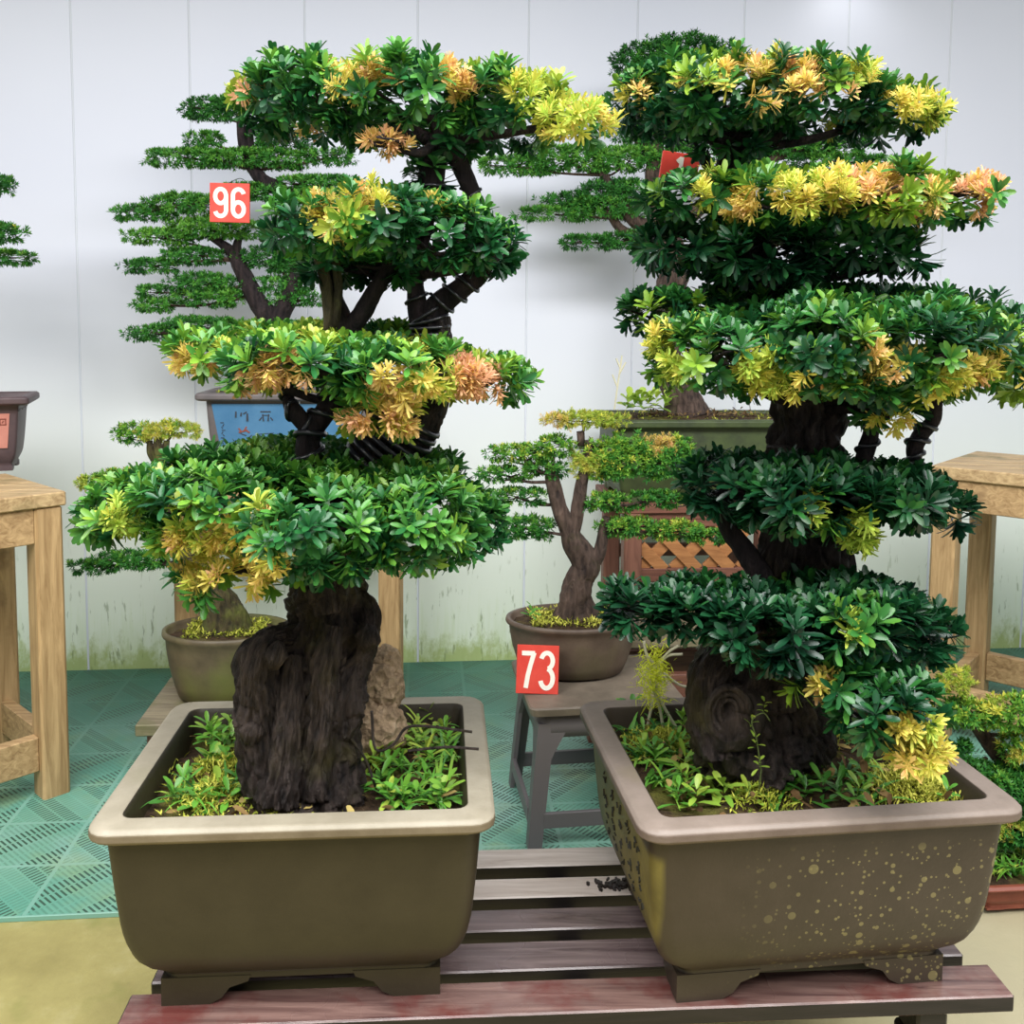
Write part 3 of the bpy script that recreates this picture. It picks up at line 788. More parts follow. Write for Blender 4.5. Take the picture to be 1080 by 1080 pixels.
pad(LT_, [(235, 378, 58, 32, -.03, .12), (325, 384, 88, 38, -.08, .15), (430, 394, 88, 38, -.08, .15), (515, 402, 52, 30, -.03, .1), (350, 360, 110, 18, .1, .1), (405, 436, 52, 36, -.13, .08)], 1.46,
    [(200, 390, 18, .55), (226, 398, 17, .95), (250, 360, 18, .15), (294, 400, 30, .85), (420, 425, 34, .6), (392, 446, 28, .85), (420, 430, 20, .3), (460, 408, 24, .4), (500, 408, 32, .95), (340, 365, 18, .02), (435, 370, 18, .0)], light=.5, attach=ATT(400, 430))
pad(LT_, [(150, 535, 62, 38, 0, .13), (240, 528, 92, 58, -.05, .17), (345, 548, 95, 58, -.1, .17), (440, 545, 76, 58, -.06, .16), (500, 552, 38, 36, 0, .1), (300, 490, 100, 26, .1, .14), (440, 502, 62, 26, .08, .11), (245, 600, 60, 44, -.10, .09), (345, 590, 50, 28, -.12, .07)], 1.45,
    [(215, 580, 44, .4), (252, 604, 44, .5), (285, 630, 26, .8), (275, 540, 13, .7), (130, 545, 20, .05), (205, 555, 26, .08), (185, 575, 16, .6)], light=.44, attach=ATT(352, 580))

# ground plants, left pot
def in_pot(c, rz, hx, hy, z):
    def f(): return rot((RNG.uniform(-hx, hx), RNG.uniform(-hy, hy), 0), rz) + np.array([c[0], c[1], z + RNG.uniform(-.006, .012)])
    return f
def clump(px, py, z, r):
    b = PZ(px, py, z)
    def f(): q = b + RNG.normal(0, r, 3) * [1, 1, .12]; q[2] = b[2] + abs(q[2] - b[2]) + .028 * math.exp(-((q[0] - b[0]) ** 2 + (q[1] - b[1]) ** 2) / (r * r * 1.6)) * RNG.uniform(.5, 1); return q
    return f
SZ = .60
carpet(LT_, clump(235, 820, SZ, .035), 1500, .012, .003, 'moss', 'moss', .6)
carpet(LT_, clump(225, 845, SZ, .03), 800, .012, .003, 'moss', 'moss', .65)
carpet(LT_, clump(290, 850, SZ, .03), 700, .010, .003, 'moss', 'moss', .55)
carpet(LT_, clump(385, 790, SZ + .01, .03), 900, .012, .003, 'moss', 'moss', .4)
carpet(LT_, in_pot(cl, RLP, .215, .17, SZ + .004), 120, .03, .012, 'litter', 'leaf_litter', .45, .25, False, .1, 1.2)
for px, py, n, L, W, tn in ((180, 848, 9, .035, .011, .3), (200, 835, 9, .04, .010, .35), (220, 815, 9, .04, .012, .5), (205, 855, 9, .035, .01, .3), (240, 850, 9, .04, .012, .35), (250, 835, 10, .04, .011, .2),
                            (270, 850, 8, .045, .015, .75), (300, 850, 8, .042, .016, .75), (282, 825, 8, .04, .016, .8), (262, 775, 9, .05, .016, .55), (268, 795, 8, .045, .016, .75), (245, 790, 8, .045, .014, .6),
                            (400, 830, 9, .04, .009, .3), (425, 820, 9, .042, .009, .4), (445, 835, 9, .04, .01, .35), (460, 815, 9, .04, .01, .45), (470, 845, 9, .045, .011, .5), (440, 850, 9, .04, .01, .5), (415, 848, 9, .04, .009, .3), (470, 780, 9, .035, .01, .6), (440, 790, 9, .035, .01, .55), (455, 765, 7, .03, .01, .8)):
    weed_rosette(LT_, PZ(px, py, SZ), n, L, W, tn, stem=.028)
for px, py, n, tn in ((190, 850, 8, .6), (410, 810, 12, .6), (440, 815, 14, .55), (465, 825, 12, .6), (430, 840, 12, .5), (455, 790, 10, .8), (225, 850, 8, .55), (205, 845, 12, .2), (240, 840, 12, .25), (460, 850, 12, .3), (420, 850, 12, .2), (470, 800, 10, .4), (445, 770, 10, .6)):
    weed_grass(LT_, PZ(px, py, SZ), n, .085, .005, tn)
mb = MB()
for q in ([(392, 750), (396, 790), (415, 785), (428, 768), (450, 766), (498, 772)], [(365, 772), (385, 800), (396, 830)], [(430, 792), (470, 788), (505, 790)]):
    n_ = [node(*p_, 1.45 if k < 9 else 1.4, 1.6) for k, p_ in enumerate(q)]; mb.tube([x[:3] for x in n_], [x[3] for x in n_], 6, 5)
mb.build('twig', M['bark'], LT_, True)

for k in range(26):
    left_ = k < 12
    px = RNG.uniform(170, 262) if left_ else RNG.uniform(385, 478); py = RNG.uniform(775, 852)
    if px < 170 + (852 - py) * .62: continue
    weed_rosette(LT_, PZ(px, py, SZ), 9, RNG.uniform(.028, .042), RNG.uniform(.008, .013), RNG.uniform(.3, .85), stem=.03)
# stone
import bmesh
def stone(name, label, blobs, mat):
    bm = bmesh.new()
    for c, r in blobs:
        g = bmesh.ops.create_icosphere(bm, subdivisions=5, radius=1)
        for v in g['verts']:
            d = v.co.copy(); k = 1 + .22 * noise.fractal(d * 1.6 + Vector(c) * 9, .8, 2.1, 6) + .05 * noise.noise(d * 9)
            v.co = Vector((d.x * r[0] * k + c[0], d.y * r[1] * k + c[1], d.z * r[2] * k + c[2]))
    me = bpy.data.meshes.new(name); bm.to_mesh(me); bm.free()
    for p_ in me.polygons: p_.use_smooth = True
    o = link(name, me, M[mat]); o['label'] = label; o['category'] = 'stone'; return o
b1 = P(392, 768, 1.62); b2 = P(400, 722, 1.64); b3 = P(406, 700, 1.65)
stone('stone', 'rough tan stone standing on the soil behind the left gnarled trunk', [(b1, (.058, .05, .062)), (b2, (.044, .042, .05)), (b3, (.028, .03, .032))], 'rock')

# ------------------------------------------------------------------ RIGHT big bonsai
RRP = R_(7.3)
cr = rot((.292, .242, 0), RRP) + PZ(683, 879, .64) + np.array([-.0, .0, 0]); cr[2] = 0
RT = thing('potted_bonsai', 'big bonsai in lichen-spotted brown rectangular pot on right half of the slatted bench', 'bonsai', (cr[0], cr[1], BZ), 'big bonsai on the slatted bench')
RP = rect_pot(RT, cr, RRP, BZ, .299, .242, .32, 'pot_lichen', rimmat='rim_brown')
tr_ = [[(795, 800, 1.56, 60), (790, 765, 1.56, 58), (785, 730, 1.56, 54), (795, 690, 1.56, 48), (825, 645, 1.57, 44), (846, 600, 1.58, 42), (850, 550, 1.58, 40), (850, 500, 1.58, 37), (850, 455, 1.58, 36), (846, 410, 1.58, 33), (830, 350, 1.58, 28), (800, 290, 1.58, 23), (780, 240, 1.58, 18), (768, 190, 1.58, 14), (775, 140, 1.58, 11)],
       [(755, 790, 1.5, 26), (750, 750, 1.5, 24), (748, 715, 1.5, 20), (762, 692, 1.52, 17), (785, 680, 1.54, 14)],
       [(860, 795, 1.56, 26), (840, 760, 1.55, 30), (822, 720, 1.55, 30), (820, 680, 1.56, 28)],
       [(822, 470, 1.54, 12), (826, 520, 1.54, 16), (822, 570, 1.54, 18), (815, 610, 1.55, 20), (808, 660, 1.55, 18)]]
trunk(RT, tr_, 'bark', seg=84, per=20, amp=.28, fr=18)
# burl rings at the base of the trunk
bu = MB(); bc = P(768, 752, 1.455)
for k, rr in enumerate((.036, .027, .017)):
    a = np.linspace(0, 6.283, 25); ring = np.stack([bc[0] + rr * np.cos(a) * .9, np.full(25, bc[1] + .004 * k), bc[2] + rr * 1.15 * np.sin(a)], 1)
    bu.tube(ring, np.full(25, .006), 8, 1, .3, 40, k)
nd = np.array([node(768, 752, 1.515, 44), node(768, 752, 1.48, 40), node(768, 752, 1.462, 30)]); bu.tube(nd[:, :3], nd[:, 3], 24, 6, .12, 30, 3)
bu.build('burl', M['bark'], RT, True)
rl = [[(812, 625, 1.53, 15), (788, 585, 1.52, 12), (768, 555, 1.52, 10), (755, 520, 1.52, 8)],
      [(905, 500, 1.52, 8), (915, 470, 1.52, 9), (922, 440, 1.52, 8), (930, 400, 1.52, 6)],
      [(968, 500, 1.52, 6), (964, 478, 1.52, 8), (970, 460, 1.52, 9), (985, 440, 1.52, 7), (990, 400, 1.52, 5)],
      [(790, 190, 1.57, 5), (800, 160, 1.57, 5), (810, 130, 1.57, 4)], [(765, 200, 1.57, 6), (740, 165, 1.57, 5), (735, 130, 1.57, 4)], [(860, 480, 1.56, 14), (885, 430, 1.55, 10), (900, 390, 1.54, 8)]]
for q_ in rl: trunk(RT, [q_], 'bark_wired', 'limb', 14, 8, .18, 22)
wire(RT, [(812, 305, 1.58, 25), (795, 275, 1.58, 22), (782, 240, 1.58, 18), (770, 195, 1.58, 15)], 13, .003, 1.1)
wire(RT, rl[2][:4], 4, .004, 1.2)
wire(RT, rl[1], 4, .003, 1.2)
RA = lambda px, py: P(px, py, 1.57)
K = dict(mat='leaf_dark')
pad(RT, [(690, 110, 50, 38, .05, .08), (765, 108, 86, 48, 0, .14), (860, 106, 80, 44, 0, .13), (940, 118, 56, 36, 0, .1), (775, 150, 46, 26, 0, .07)], 1.55,
    [(652, 95, 16, .4), (688, 96, 16, .5), (722, 86, 16, .4), (757, 82, 18, .4), (800, 82, 24, .55), (850, 82, 24, .6), (900, 82, 20, .25), (955, 102, 26, .35), (985, 118, 20, .15), (885, 124, 12, .2)], light=.42, attach=RA(772, 160), **K)
pad(RT, [(735, 212, 58, 30, 0, .1), (830, 212, 80, 36, -.06, .13), (920, 210, 80, 36, -.06, .13), (1005, 210, 54, 28, 0, .09), (1040, 196, 24, 18, -.02, .05), (940, 225, 60, 18, 0, .07)], 1.52,
    [(745, 202, 15, .3), (785, 212, 18, .5), (845, 196, 28, .3), (880, 196, 24, .4), (920, 192, 28, .7), (938, 214, 30, .9), (985, 196, 24, .7), (1032, 192, 26, .8), (820, 228, 13, .5)], light=.5, attach=RA(785, 240), **K)
pad(RT, [(718, 262, 54, 30, 0, .1), (800, 268, 70, 40, 0, .13), (890, 262, 62, 30, 0, .11), (955, 270, 36, 18, -.02, .07)], 1.54, [(985, 266, 10, .02)], light=.34, L=.042, attach=RA(800, 290), **K)
pad(RT, [(695, 330, 50, 26, .02, .1), (755, 374, 78, 48, -.06, .13), (860, 372, 98, 64, -.08, .16), (960, 375, 90, 62, -.08, .15), (1045, 380, 64, 56, -.02, .12), (870, 325, 160, 24, .1, .12), (935, 435, 40, 28, -.06, .06)], 1.5,
    [(688, 350, 20, .2), (800, 396, 28, .2), (858, 418, 32, .5), (935, 385, 22, .5), (1000, 400, 30, .35), (1050, 408, 32, .5), (935, 448, 24, .2), (720, 382, 20, .05), (918, 366, 16, .6), (740, 335, 14, .0), (885, 400, 20, .3), (1075, 362, 16, .05)], light=.46, attach=RA(846, 430), **K)
pad(RT, [(775, 512, 60, 38, 0, .11), (850, 522, 88, 46, -.05, .14), (930, 520, 66, 34, -.03, .12), (984, 538, 42, 26, 0, .08), (900, 562, 36, 18, -.08, .06)], 1.51,
    [(905, 566, 22, .05), (930, 575, 18, .6), (862, 545, 16, .0)], light=.28, L=.042, W=.0100, attach=RA(850, 560), **K)
pad(RT, [(672, 640, 44, 24, -.02, .08), (735, 640, 58, 32, -.03, .1), (800, 656, 70, 40, -.06, .12), (885, 645, 80, 38, -.04, .13), (960, 662, 54, 38, 0, .1)], 1.48,
    [(905, 655, 14, .0)], light=.28, L=.043, W=.0105, attach=RA(840, 650), **K)
pad(RT, [(870, 705, 58, 32, -.05, .1), (930, 742, 68, 44, -.1, .1), (964, 782, 46, 36, -.12, .08)], 1.46,
    [(855, 725, 15, .5), (970, 800, 42, .4), (985, 768, 18, .15), (905, 700, 14, .0)], light=.4, L=.041, W=.0100, attach=P(850, 710, 1.5), **K)
# calligraphy carved on the left side of the right pot
rs = random.Random(5); st_ = []
for col in range(5):
    for row in range(4):
        u, v = -.12 + col * .055, .235 - row * .032
        for k in range(4): st_.append((u + rs.uniform(-.014, .014), v + rs.uniform(-.010, .010), rs.uniform(.006, .013), rs.choice((0, 90, 55, -50, 20)), .002))
ins_c = np.array([-.245, 0, 0])
for k, s_ in enumerate(st_): pass
mbx = MB()
for a, b, ln, an, wd in st_:
    x = -(.299 - np.interp(b, [.05, .06, .083, .127, .196, .296], [.082, .073, .051, .036, .028, .020])) - .0005
    d = np.array([0, math.cos(R_(an)), math.sin(R_(an))]); n_ = np.array([-1., 0, 0]); s2 = np.cross(n_, d)
    mbx.box((x, a, b), (ln, wd, .004), R=np.stack([d, s2, n_], 1))
characters(mbx, 'carved', RP, 'black carved character on the side of the pot', .016)

carpet(RT, clump(700, 790, SZ, .035), 1100, .012, .003, 'moss', 'moss', .6)
carpet(RT, clump(960, 835, SZ, .035), 2200, .013, .003, 'moss', 'moss', .75)
carpet(RT, clump(870, 770, SZ + .02, .03), 1500, .014, .003, 'moss', 'moss', .7)
carpet(RT, clump(800, 850, SZ, .03), 500, .012, .003, 'moss', 'moss', .5)
carpet(RT, in_pot(cr, RRP, .215, .17, SZ + .004), 160, .03, .012, 'litter', 'leaf_litter', .5, .25, False, .1, 1.2)
for px, py, n, L, W, tn in ((665, 755, 9, .04, .012, .15), (690, 760, 9, .035, .011, .3), (680, 785, 10, .035, .008, .35), (705, 800, 10, .035, .008, .35), (690, 810, 10, .038, .009, .4), (720, 770, 8, .05, .016, .55), (738, 772, 7, .05, .016, .55),
                            (745, 810, 9, .05, .014, .7), (770, 815, 9, .05, .014, .65), (725, 835, 9, .045, .014, .6), (755, 835, 9, .045, .014, .7), (715, 850, 9, .035, .01, .45), (830, 800, 10, .045, .010, .15), (860, 820, 10, .045, .010, .12), (885, 845, 10, .045, .010, .15), (850, 845, 10, .04, .010, .2),
                            (910, 820, 10, .045, .011, .25), (935, 800, 9, .04, .010, .4), (790, 850, 7, .035, .013, .75), (825, 840, 9, .04, .01, .2), (980, 820, 9, .04, .01, .7), (870, 790, 9, .045, .011, .3)):
    weed_rosette(RT, PZ(px, py, SZ), n, L, W, tn, stem=.028)
for px, py, n, tn in ((680, 800, 14, .5), (710, 790, 12, .6), (700, 830, 12, .45), (880, 760, 12, .8), (930, 830, 12, .85), (960, 810, 10, .9), (820, 860, 8, .6)):
    weed_grass(RT, PZ(px, py, SZ), n, .08, .005, tn)
for k in range(26):
    px = RNG.uniform(650, 740) if k < 12 else RNG.uniform(800, 1000); py = RNG.uniform(760, 850)
    if px < 650 + (py - 760) * .55 or px > 930 + (py - 760) * .8: continue
    weed_rosette(RT, PZ(px, py, SZ), 9, RNG.uniform(.026, .04), RNG.uniform(.007, .012), RNG.uniform(.15, .7), stem=.03)
for px, py, n, tn in ((665, 775, 14, .2), (675, 800, 14, .15), (695, 780, 14, .25), (690, 825, 12, .2), (740, 800, 10, .6), (820, 820, 12, .15), (850, 800, 12, .2), (890, 820, 12, .2), (915, 845, 10, .3)):
    weed_grass(RT, PZ(px, py, SZ), n, .075, .0065, tn)
for px, py, n, L, W, tn in ((720, 815, 8, .045, .013, .6), (735, 850, 8, .04, .012, .7), (765, 845, 8, .045, .013, .65), (800, 825, 9, .045, .010, .1), (870, 840, 9, .045, .010, .12), (900, 855, 9, .035, .009, .3), (840, 820, 9, .045, .011, .15)):
    weed_rosette(RT, PZ(px, py, SZ), n, L, W, tn, stem=.03)
# feathery yellow-green plant with pale stalks at the back left of the right pot
fy = []
yp = P(690, 712, 1.72)
n = 620; pb = yp + RNG.normal(0, 1, (n, 3)) * [.013, .013, .028]; D = RNG.normal(0, 1, (n, 3)); D[:, 2] -= .2
o = leaf_mesh('weed', M['feather'], RT, pb, D, RNG.normal(0, 1, (n, 3)) + [0, 0, 1.], RNG.uniform(.012, .03, n), np.full(n, .0022), RNG.uniform(.75, 1, n), small=True)
o['label'] = 'feathery yellow-green plant on pale stalks'
mb = MB()
for q in ([(690, 720), (700, 745), (718, 775)], [(685, 715), (694, 740), (700, 770)], [(700, 710), (716, 722), (732, 726)], [(690, 700), (682, 690), (679, 676)], [(690, 705), (705, 688), (716, 681)], [(692, 705), (704, 692), (720, 690)], [(690, 735), (684, 760), (684, 775)]):
    n_ = [node(*p_, 1.72, 1.7) for p_ in q]; mb.tube([x[:3] for x in n_], [x[3] for x in n_], 6, 5)
mb.build('stalk', M['straw'], o, True)
mb = MB()
for q in ([(803, 815), (798, 780), (793, 760), (805, 752), (812, 760)], [(797, 850), (800, 835), (803, 812)]):
    n_ = [node(*p_, 1.44, .8) for p_ in q]; mb.tube([x[:3] for x in n_], [x[3] for x in n_], 6, 5)
mb.build('stem', M['stem'], RT, True)
for q in ((800, 812), (797, 790), (806, 752), (790, 770)): weed_rosette(RT, P(*q, 1.44), 6, .016, .006, .8, stem=.02)

# ------------------------------------------------------------------ background furniture
def table(name, label, corner, rz, sx, sy, zt, leg=.075, apron=.10, strz=.09, strh=.10, sign=1, mats=('wood_top', 'wood_v', 'wood')):
    """corner = world xy of one top corner; the top extends sx along local x (sign) and sy along local y"""
    t = thing(name, label, 'table', (corner[0], corner[1], 0))
    Wp = lambda x, y, z: rot((x * sign, y, z), rz) + np.array([corner[0], corner[1], 0])
    th = .04; npl = 4; pwid = sy / npl
    b = MB()
    for k in range(npl): b.box(Wp(sx / 2, pwid * (k + .5), zt - th / 2), (sx, pwid - .002, th), rz)
    b.build('table_top', M[mats[0]], t)
    i = .008
    for x in (i + leg / 2, sx - i - leg / 2):
        for y in (i + leg / 2, sy - i - leg / 2):
            MB().box(Wp(x, y, (zt - th) / 2), (leg, leg, zt - th), rz).build('leg', M[mats[1]], t)
    for y in (i + .02, sy - i - .02):
        MB().box(Wp(sx / 2, y, zt - th - apron / 2), (sx - 2 * i - 2 * leg, .028, apron), rz).build('apron', M[mats[2]], t)
        MB().box(Wp(sx / 2, y + (.02 if y < sy / 2 else -.02), strz + strh / 2), (sx - 2 * i - 2 * leg, .035, strh), rz).build('stretcher', M[mats[2]], t)
    for x in (i + .02, sx - i - .02):
        MB().box(Wp(x, sy / 2, zt - th - apron / 2), (sy - 2 * i - 2 * leg, .028, apron), rz + math.pi / 2).build('apron', M[mats[2]], t)
        MB().box(Wp(x + (.02 if x < sx / 2 else -.02), sy / 2, strz + strh / 2), (sy - 2 * i - 2 * leg, .035, strh), rz + math.pi / 2).build('stretcher', M[mats[2]], t)
    return t
# left table: its nearest right-hand corner is seen
lc = PZ(70, 518, .885)
table('wooden_table', 'tall pine table with the salmon-panelled pot on it, cut off by the left picture edge', (lc[0], lc[1]), R_(47), .75, .46, .885, sign=-1)
rc_ = PZ(981, 491, .915)
table('wooden_table', 'tall pine table with a bare top beside the wall, at the right picture edge', (rc_[0], rc_[1]), R_(-41), .7, .52, .915, sign=1)

# salmon-panelled pot and its bonsai (mostly outside the frame)
sc = P(-42, 430, 3.02); RS = R_(38); sz = .885
st = thing('potted_bonsai', 'bonsai in dark plum pot with salmon panels, on the pine table at the left edge', 'bonsai', (sc[0], sc[1], sz), 'background bonsai')
RS = R_(20)
spo = rect_pot(st, sc, RS, sz, .215, .14, .24, 'pot_plum', ins=(.062, .058, .05, .045, .04, .034), rimw=.03, rimt=.028, foot=.022, rc=.012, footlen=.07, dome=.01)
pnl = MB()
y_ = -(.14 - .044) - .001
pnl.add([(-.145, y_ - .001, .075), (.145, y_ - .001, .075), (.155, y_ - .009, .185), (-.155, y_ - .009, .185), (-.145, y_ + .02, .075), (.145, y_ + .02, .075), (.155, y_ + .02, .185), (-.155, y_ + .02, .185)], [(0, 1, 2, 3), (4, 7, 6, 5), (0, 4, 5, 1), (1, 5, 6, 2), (2, 6, 7, 3), (3, 7, 4, 0)])
me = bpy.data.meshes.new('panel'); me.from_pydata(np.concatenate(pnl.v).tolist(), [], pnl.f); me.update(); pn = link('panel', me, M['salmon'], spo)
pn['label'] = 'salmon pink panel'
mk = MB(); fo = (0, y_ - .003, 0)
for u, v, ln, an in ((.135, .168, .02, 0), (.135, .150, .02, 0), (.127, .159, .02, 90), (.143, .159, .02, 90), (.135, .159, .008, 60), (.095, .145, .025, 35), (.11, .14, .012, 100), (.10, .105, .02, 20), (.09, .112, .014, 80)):
    d = np.array([math.cos(R_(an)), 0, math.sin(R_(an))]); n_ = np.array([0, -1., 0]); mk.box((u, y_ - .0018 - (v - .075) / .11 * .008, v), (ln, .003, .002), R=np.stack([d, np.cross(n_, d), n_], 1))
characters(mk, 'ink_red', spo)
SK = dict(mat='spray', small=True, spacing=.0108, L=.020, W=.0050, nl=11, low=-.8, br=.0042, twigs=5, curl=.1, flat=.27, young='young', bmat='bark_brown', bend=.004)
trunk(st, [[(-40, 432, 3.02, 20), (-45, 380, 3.02, 17), (-30, 320, 3.02, 13), (-50, 260, 3.02, 10), (-40, 200, 3.02, 7)]], 'bark_brown', seg=20, per=8)
for lobes, at in (([(-30, 195, 46, 12)], (-42, 215)), ([(-25, 246, 54, 12)], (-48, 262)), ([(-5, 272, 46, 7)], (-48, 262)), ([(-80, 225, 40, 12)], (-48, 250))):
    pad(st, lobes, 3.02, light=.45, attach=P(*at, 3.02), **SK)

# stand with the blue pot
RWd = R_(5.2)
sp = P(310, 430, 3.28)
stt = thing('plant_stand', 'tall slim pine stand by the wall under the blue pot', 'stand', (sp[0], sp[1], 0))
SZT = .905
def wpt(x, y, z, c=sp, r=RWd): return rot((x, y, z), r) + np.array([c[0], c[1], 0])
MB().box(wpt(0, 0, SZT - .02), (.80, .42, .04), RWd).build('table_top', M['wood_top'], stt)
for x in (-.335, .335):
    for y in (-.14, .14): MB().box(wpt(x, y, (SZT - .04) / 2), (.075, .075, SZT - .04), RWd).build('leg', M['wood_v'], stt)
for y in (-.165, .165): MB().box(wpt(0, y, SZT - .085), (.60, .025, .09), RWd).build('apron', M['wood'], stt)
bt = thing('potted_bonsai', 'tiered bonsai in blue-fronted pot carrying the 96 card', 'bonsai', (sp[0], sp[1], SZT), 'background bonsai')
bp = rect_pot(bt, sp, RWd, SZT, .30, .16, .225, 'pot_grey', ins=(.05, .048, .044, .038, .034, .03), rimw=.035, rimt=.026, foot=.02, rc=.015, footlen=.09, dome=.01, soilz=.02)
pnl = MB(); yb = -(.16 - .05) - .001; yt = -(.16 - .03) - .001
pnl.add([(-.225, yb - .007, .03), (.225, yb - .007, .03), (.25, yt - .002, .188), (-.25, yt - .002, .188), (-.225, yb + .02, .03), (.225, yb + .02, .03), (.25, yt + .02, .188), (-.25, yt + .02, .188)], [(0, 1, 2, 3), (4, 7, 6, 5), (0, 4, 5, 1), (1, 5, 6, 2), (2, 6, 7, 3), (3, 7, 4, 0)])
me = bpy.data.meshes.new('panel'); me.from_pydata(np.concatenate(pnl.v).tolist(), [], pnl.f); me.update(); link('panel', me, M['blue'], bp)['label'] = 'sky blue panel with brush writing'
mk = MB(); mr = MB()
def bst(B, u, v, ln, an, wd=.003):
    y = np.interp(v, [.03, .188], [yb - .0075, yt - .0025]); n_ = np.array([0, -1., .09]); n_ /= np.linalg.norm(n_)
    d = np.array([math.cos(R_(an)), 0, math.sin(R_(an))]); d -= n_ * (d @ n_); d /= np.linalg.norm(d)
    B.box((u, y, v), (ln, wd, .002), R=np.stack([d, np.cross(n_, d), n_], 1))
for u, v, ln, an, wd in ((-.172, .155, .024, 88, .005), (-.155, .153, .012, 80, .005), (-.135, .148, .034, 90, .006), (-.142, .158, .014, 30, .004),
                        (-.075, .162, .034, 0, .004), (-.075, .150, .024, 0, .003), (-.084, .146, .03, 96, .004), (-.066, .146, .03, 84, .004), (-.092, .138, .014, 50, .004), (-.056, .138, .012, -50, .004),
                        (.10, .15, .022, 90, .004), (.10, .142, .016, 0, .004), (.105, .11, .02, 70, .004), (.10, .10, .018, 0, .003),
                        (-.15, .085, .02, -20, .003), (-.128, .078, .016, 40, .003), (-.075, .088, .05, 4, .002), (-.04, .082, .014, 60, .003)): bst(mk, u, v, ln, an, wd)
for k in range(9): bst(mk, -.218 + (k % 2) * .004, .125 - k * .0085, .011 - (k % 3) * .002, (0, 60, -45)[k % 3], .0025)
for u, v, ln, an in ((-.15, .096, .03, 15), (-.143, .104, .018, 60), (-.16, .10, .016, -50), (-.135, .095, .014, -30)): bst(mr, u, v, ln, an, .005)
for B, mm in ((mk, 'ink'), (mr, 'ink_red')):
    characters(B, mm, bp, d=.03)
YB = 3.25
trunk(bt, [[(300, 425, YB, 16), (296, 390, YB, 13), (287, 345, YB, 12), (272, 318, YB, 10), (262, 300, YB, 9), (252, 278, YB, 8), (240, 262, YB, 5), (222, 250, YB, 3)],
           [(288, 348, YB, 10), (310, 300, YB, 9), (318, 250, YB, 8), (300, 205, YB, 8), (275, 188, YB, 7), (258, 160, YB, 5), (253, 120, YB, 4)],
           [(255, 282, YB, 6), (250, 262, YB, 5), (254, 245, YB, 3)], [(268, 180, YB, 4), (264, 150, YB, 4), (262, 125, YB, 3)], [(300, 205, YB, 5), (318, 200, YB, 4), (322, 185, YB, 3)]], 'bark_wired', seg=16, per=8, amp=.14, fr=20)
SB = dict(SK); SB.update(mat='spray_dark')
for lobes, at, lt in (([(222, 115, 34, 13), (248, 110, 22, 10)], (255, 130), .35), ([(216, 148, 24, 8)], (257, 160), .45), ([(300, 147, 38, 9)], (262, 160), .35), ([(200, 167, 52, 9), (270, 168, 60, 10), (345, 166, 34, 8)], (268, 180), .55),
                      ([(335, 195, 50, 9)], (300, 208), .5), ([(150, 225, 36, 8), (195, 216, 45, 11), (262, 203, 42, 9)], (285, 195), .5), ([(165, 250, 40, 8), (225, 242, 52, 11)], (245, 268), .65), ([(160, 281, 38, 7), (205, 271, 40, 9)], (250, 275), .4), ([(285, 272, 40, 12), (310, 280, 36, 9)], (310, 300), .35),
                      ([(165, 308, 24, 6), (215, 299, 40, 10)], (262, 300), .4), ([(165, 322, 28, 7), (220, 314, 42, 10)], (268, 312), .55), ([(300, 300, 34, 8), (312, 316, 34, 7)], (290, 340), .45), ([(165, 352, 34, 8), (215, 345, 46, 10), (290, 350, 60, 10)], (286, 350), .45)):
    pad(bt, lobes, YB, light=lt, attach=P(*at, YB), **SB)
def soil_moss(t, c, rz, hx, hy, z, n=900, tl=.5):
    carpet(t, in_pot(c, rz, hx, hy, z), n, .014, .005, 'moss', 'moss', tl)
soil_moss(bt, sp, RWd, .25, .11, SZT + .21, 900, .4)

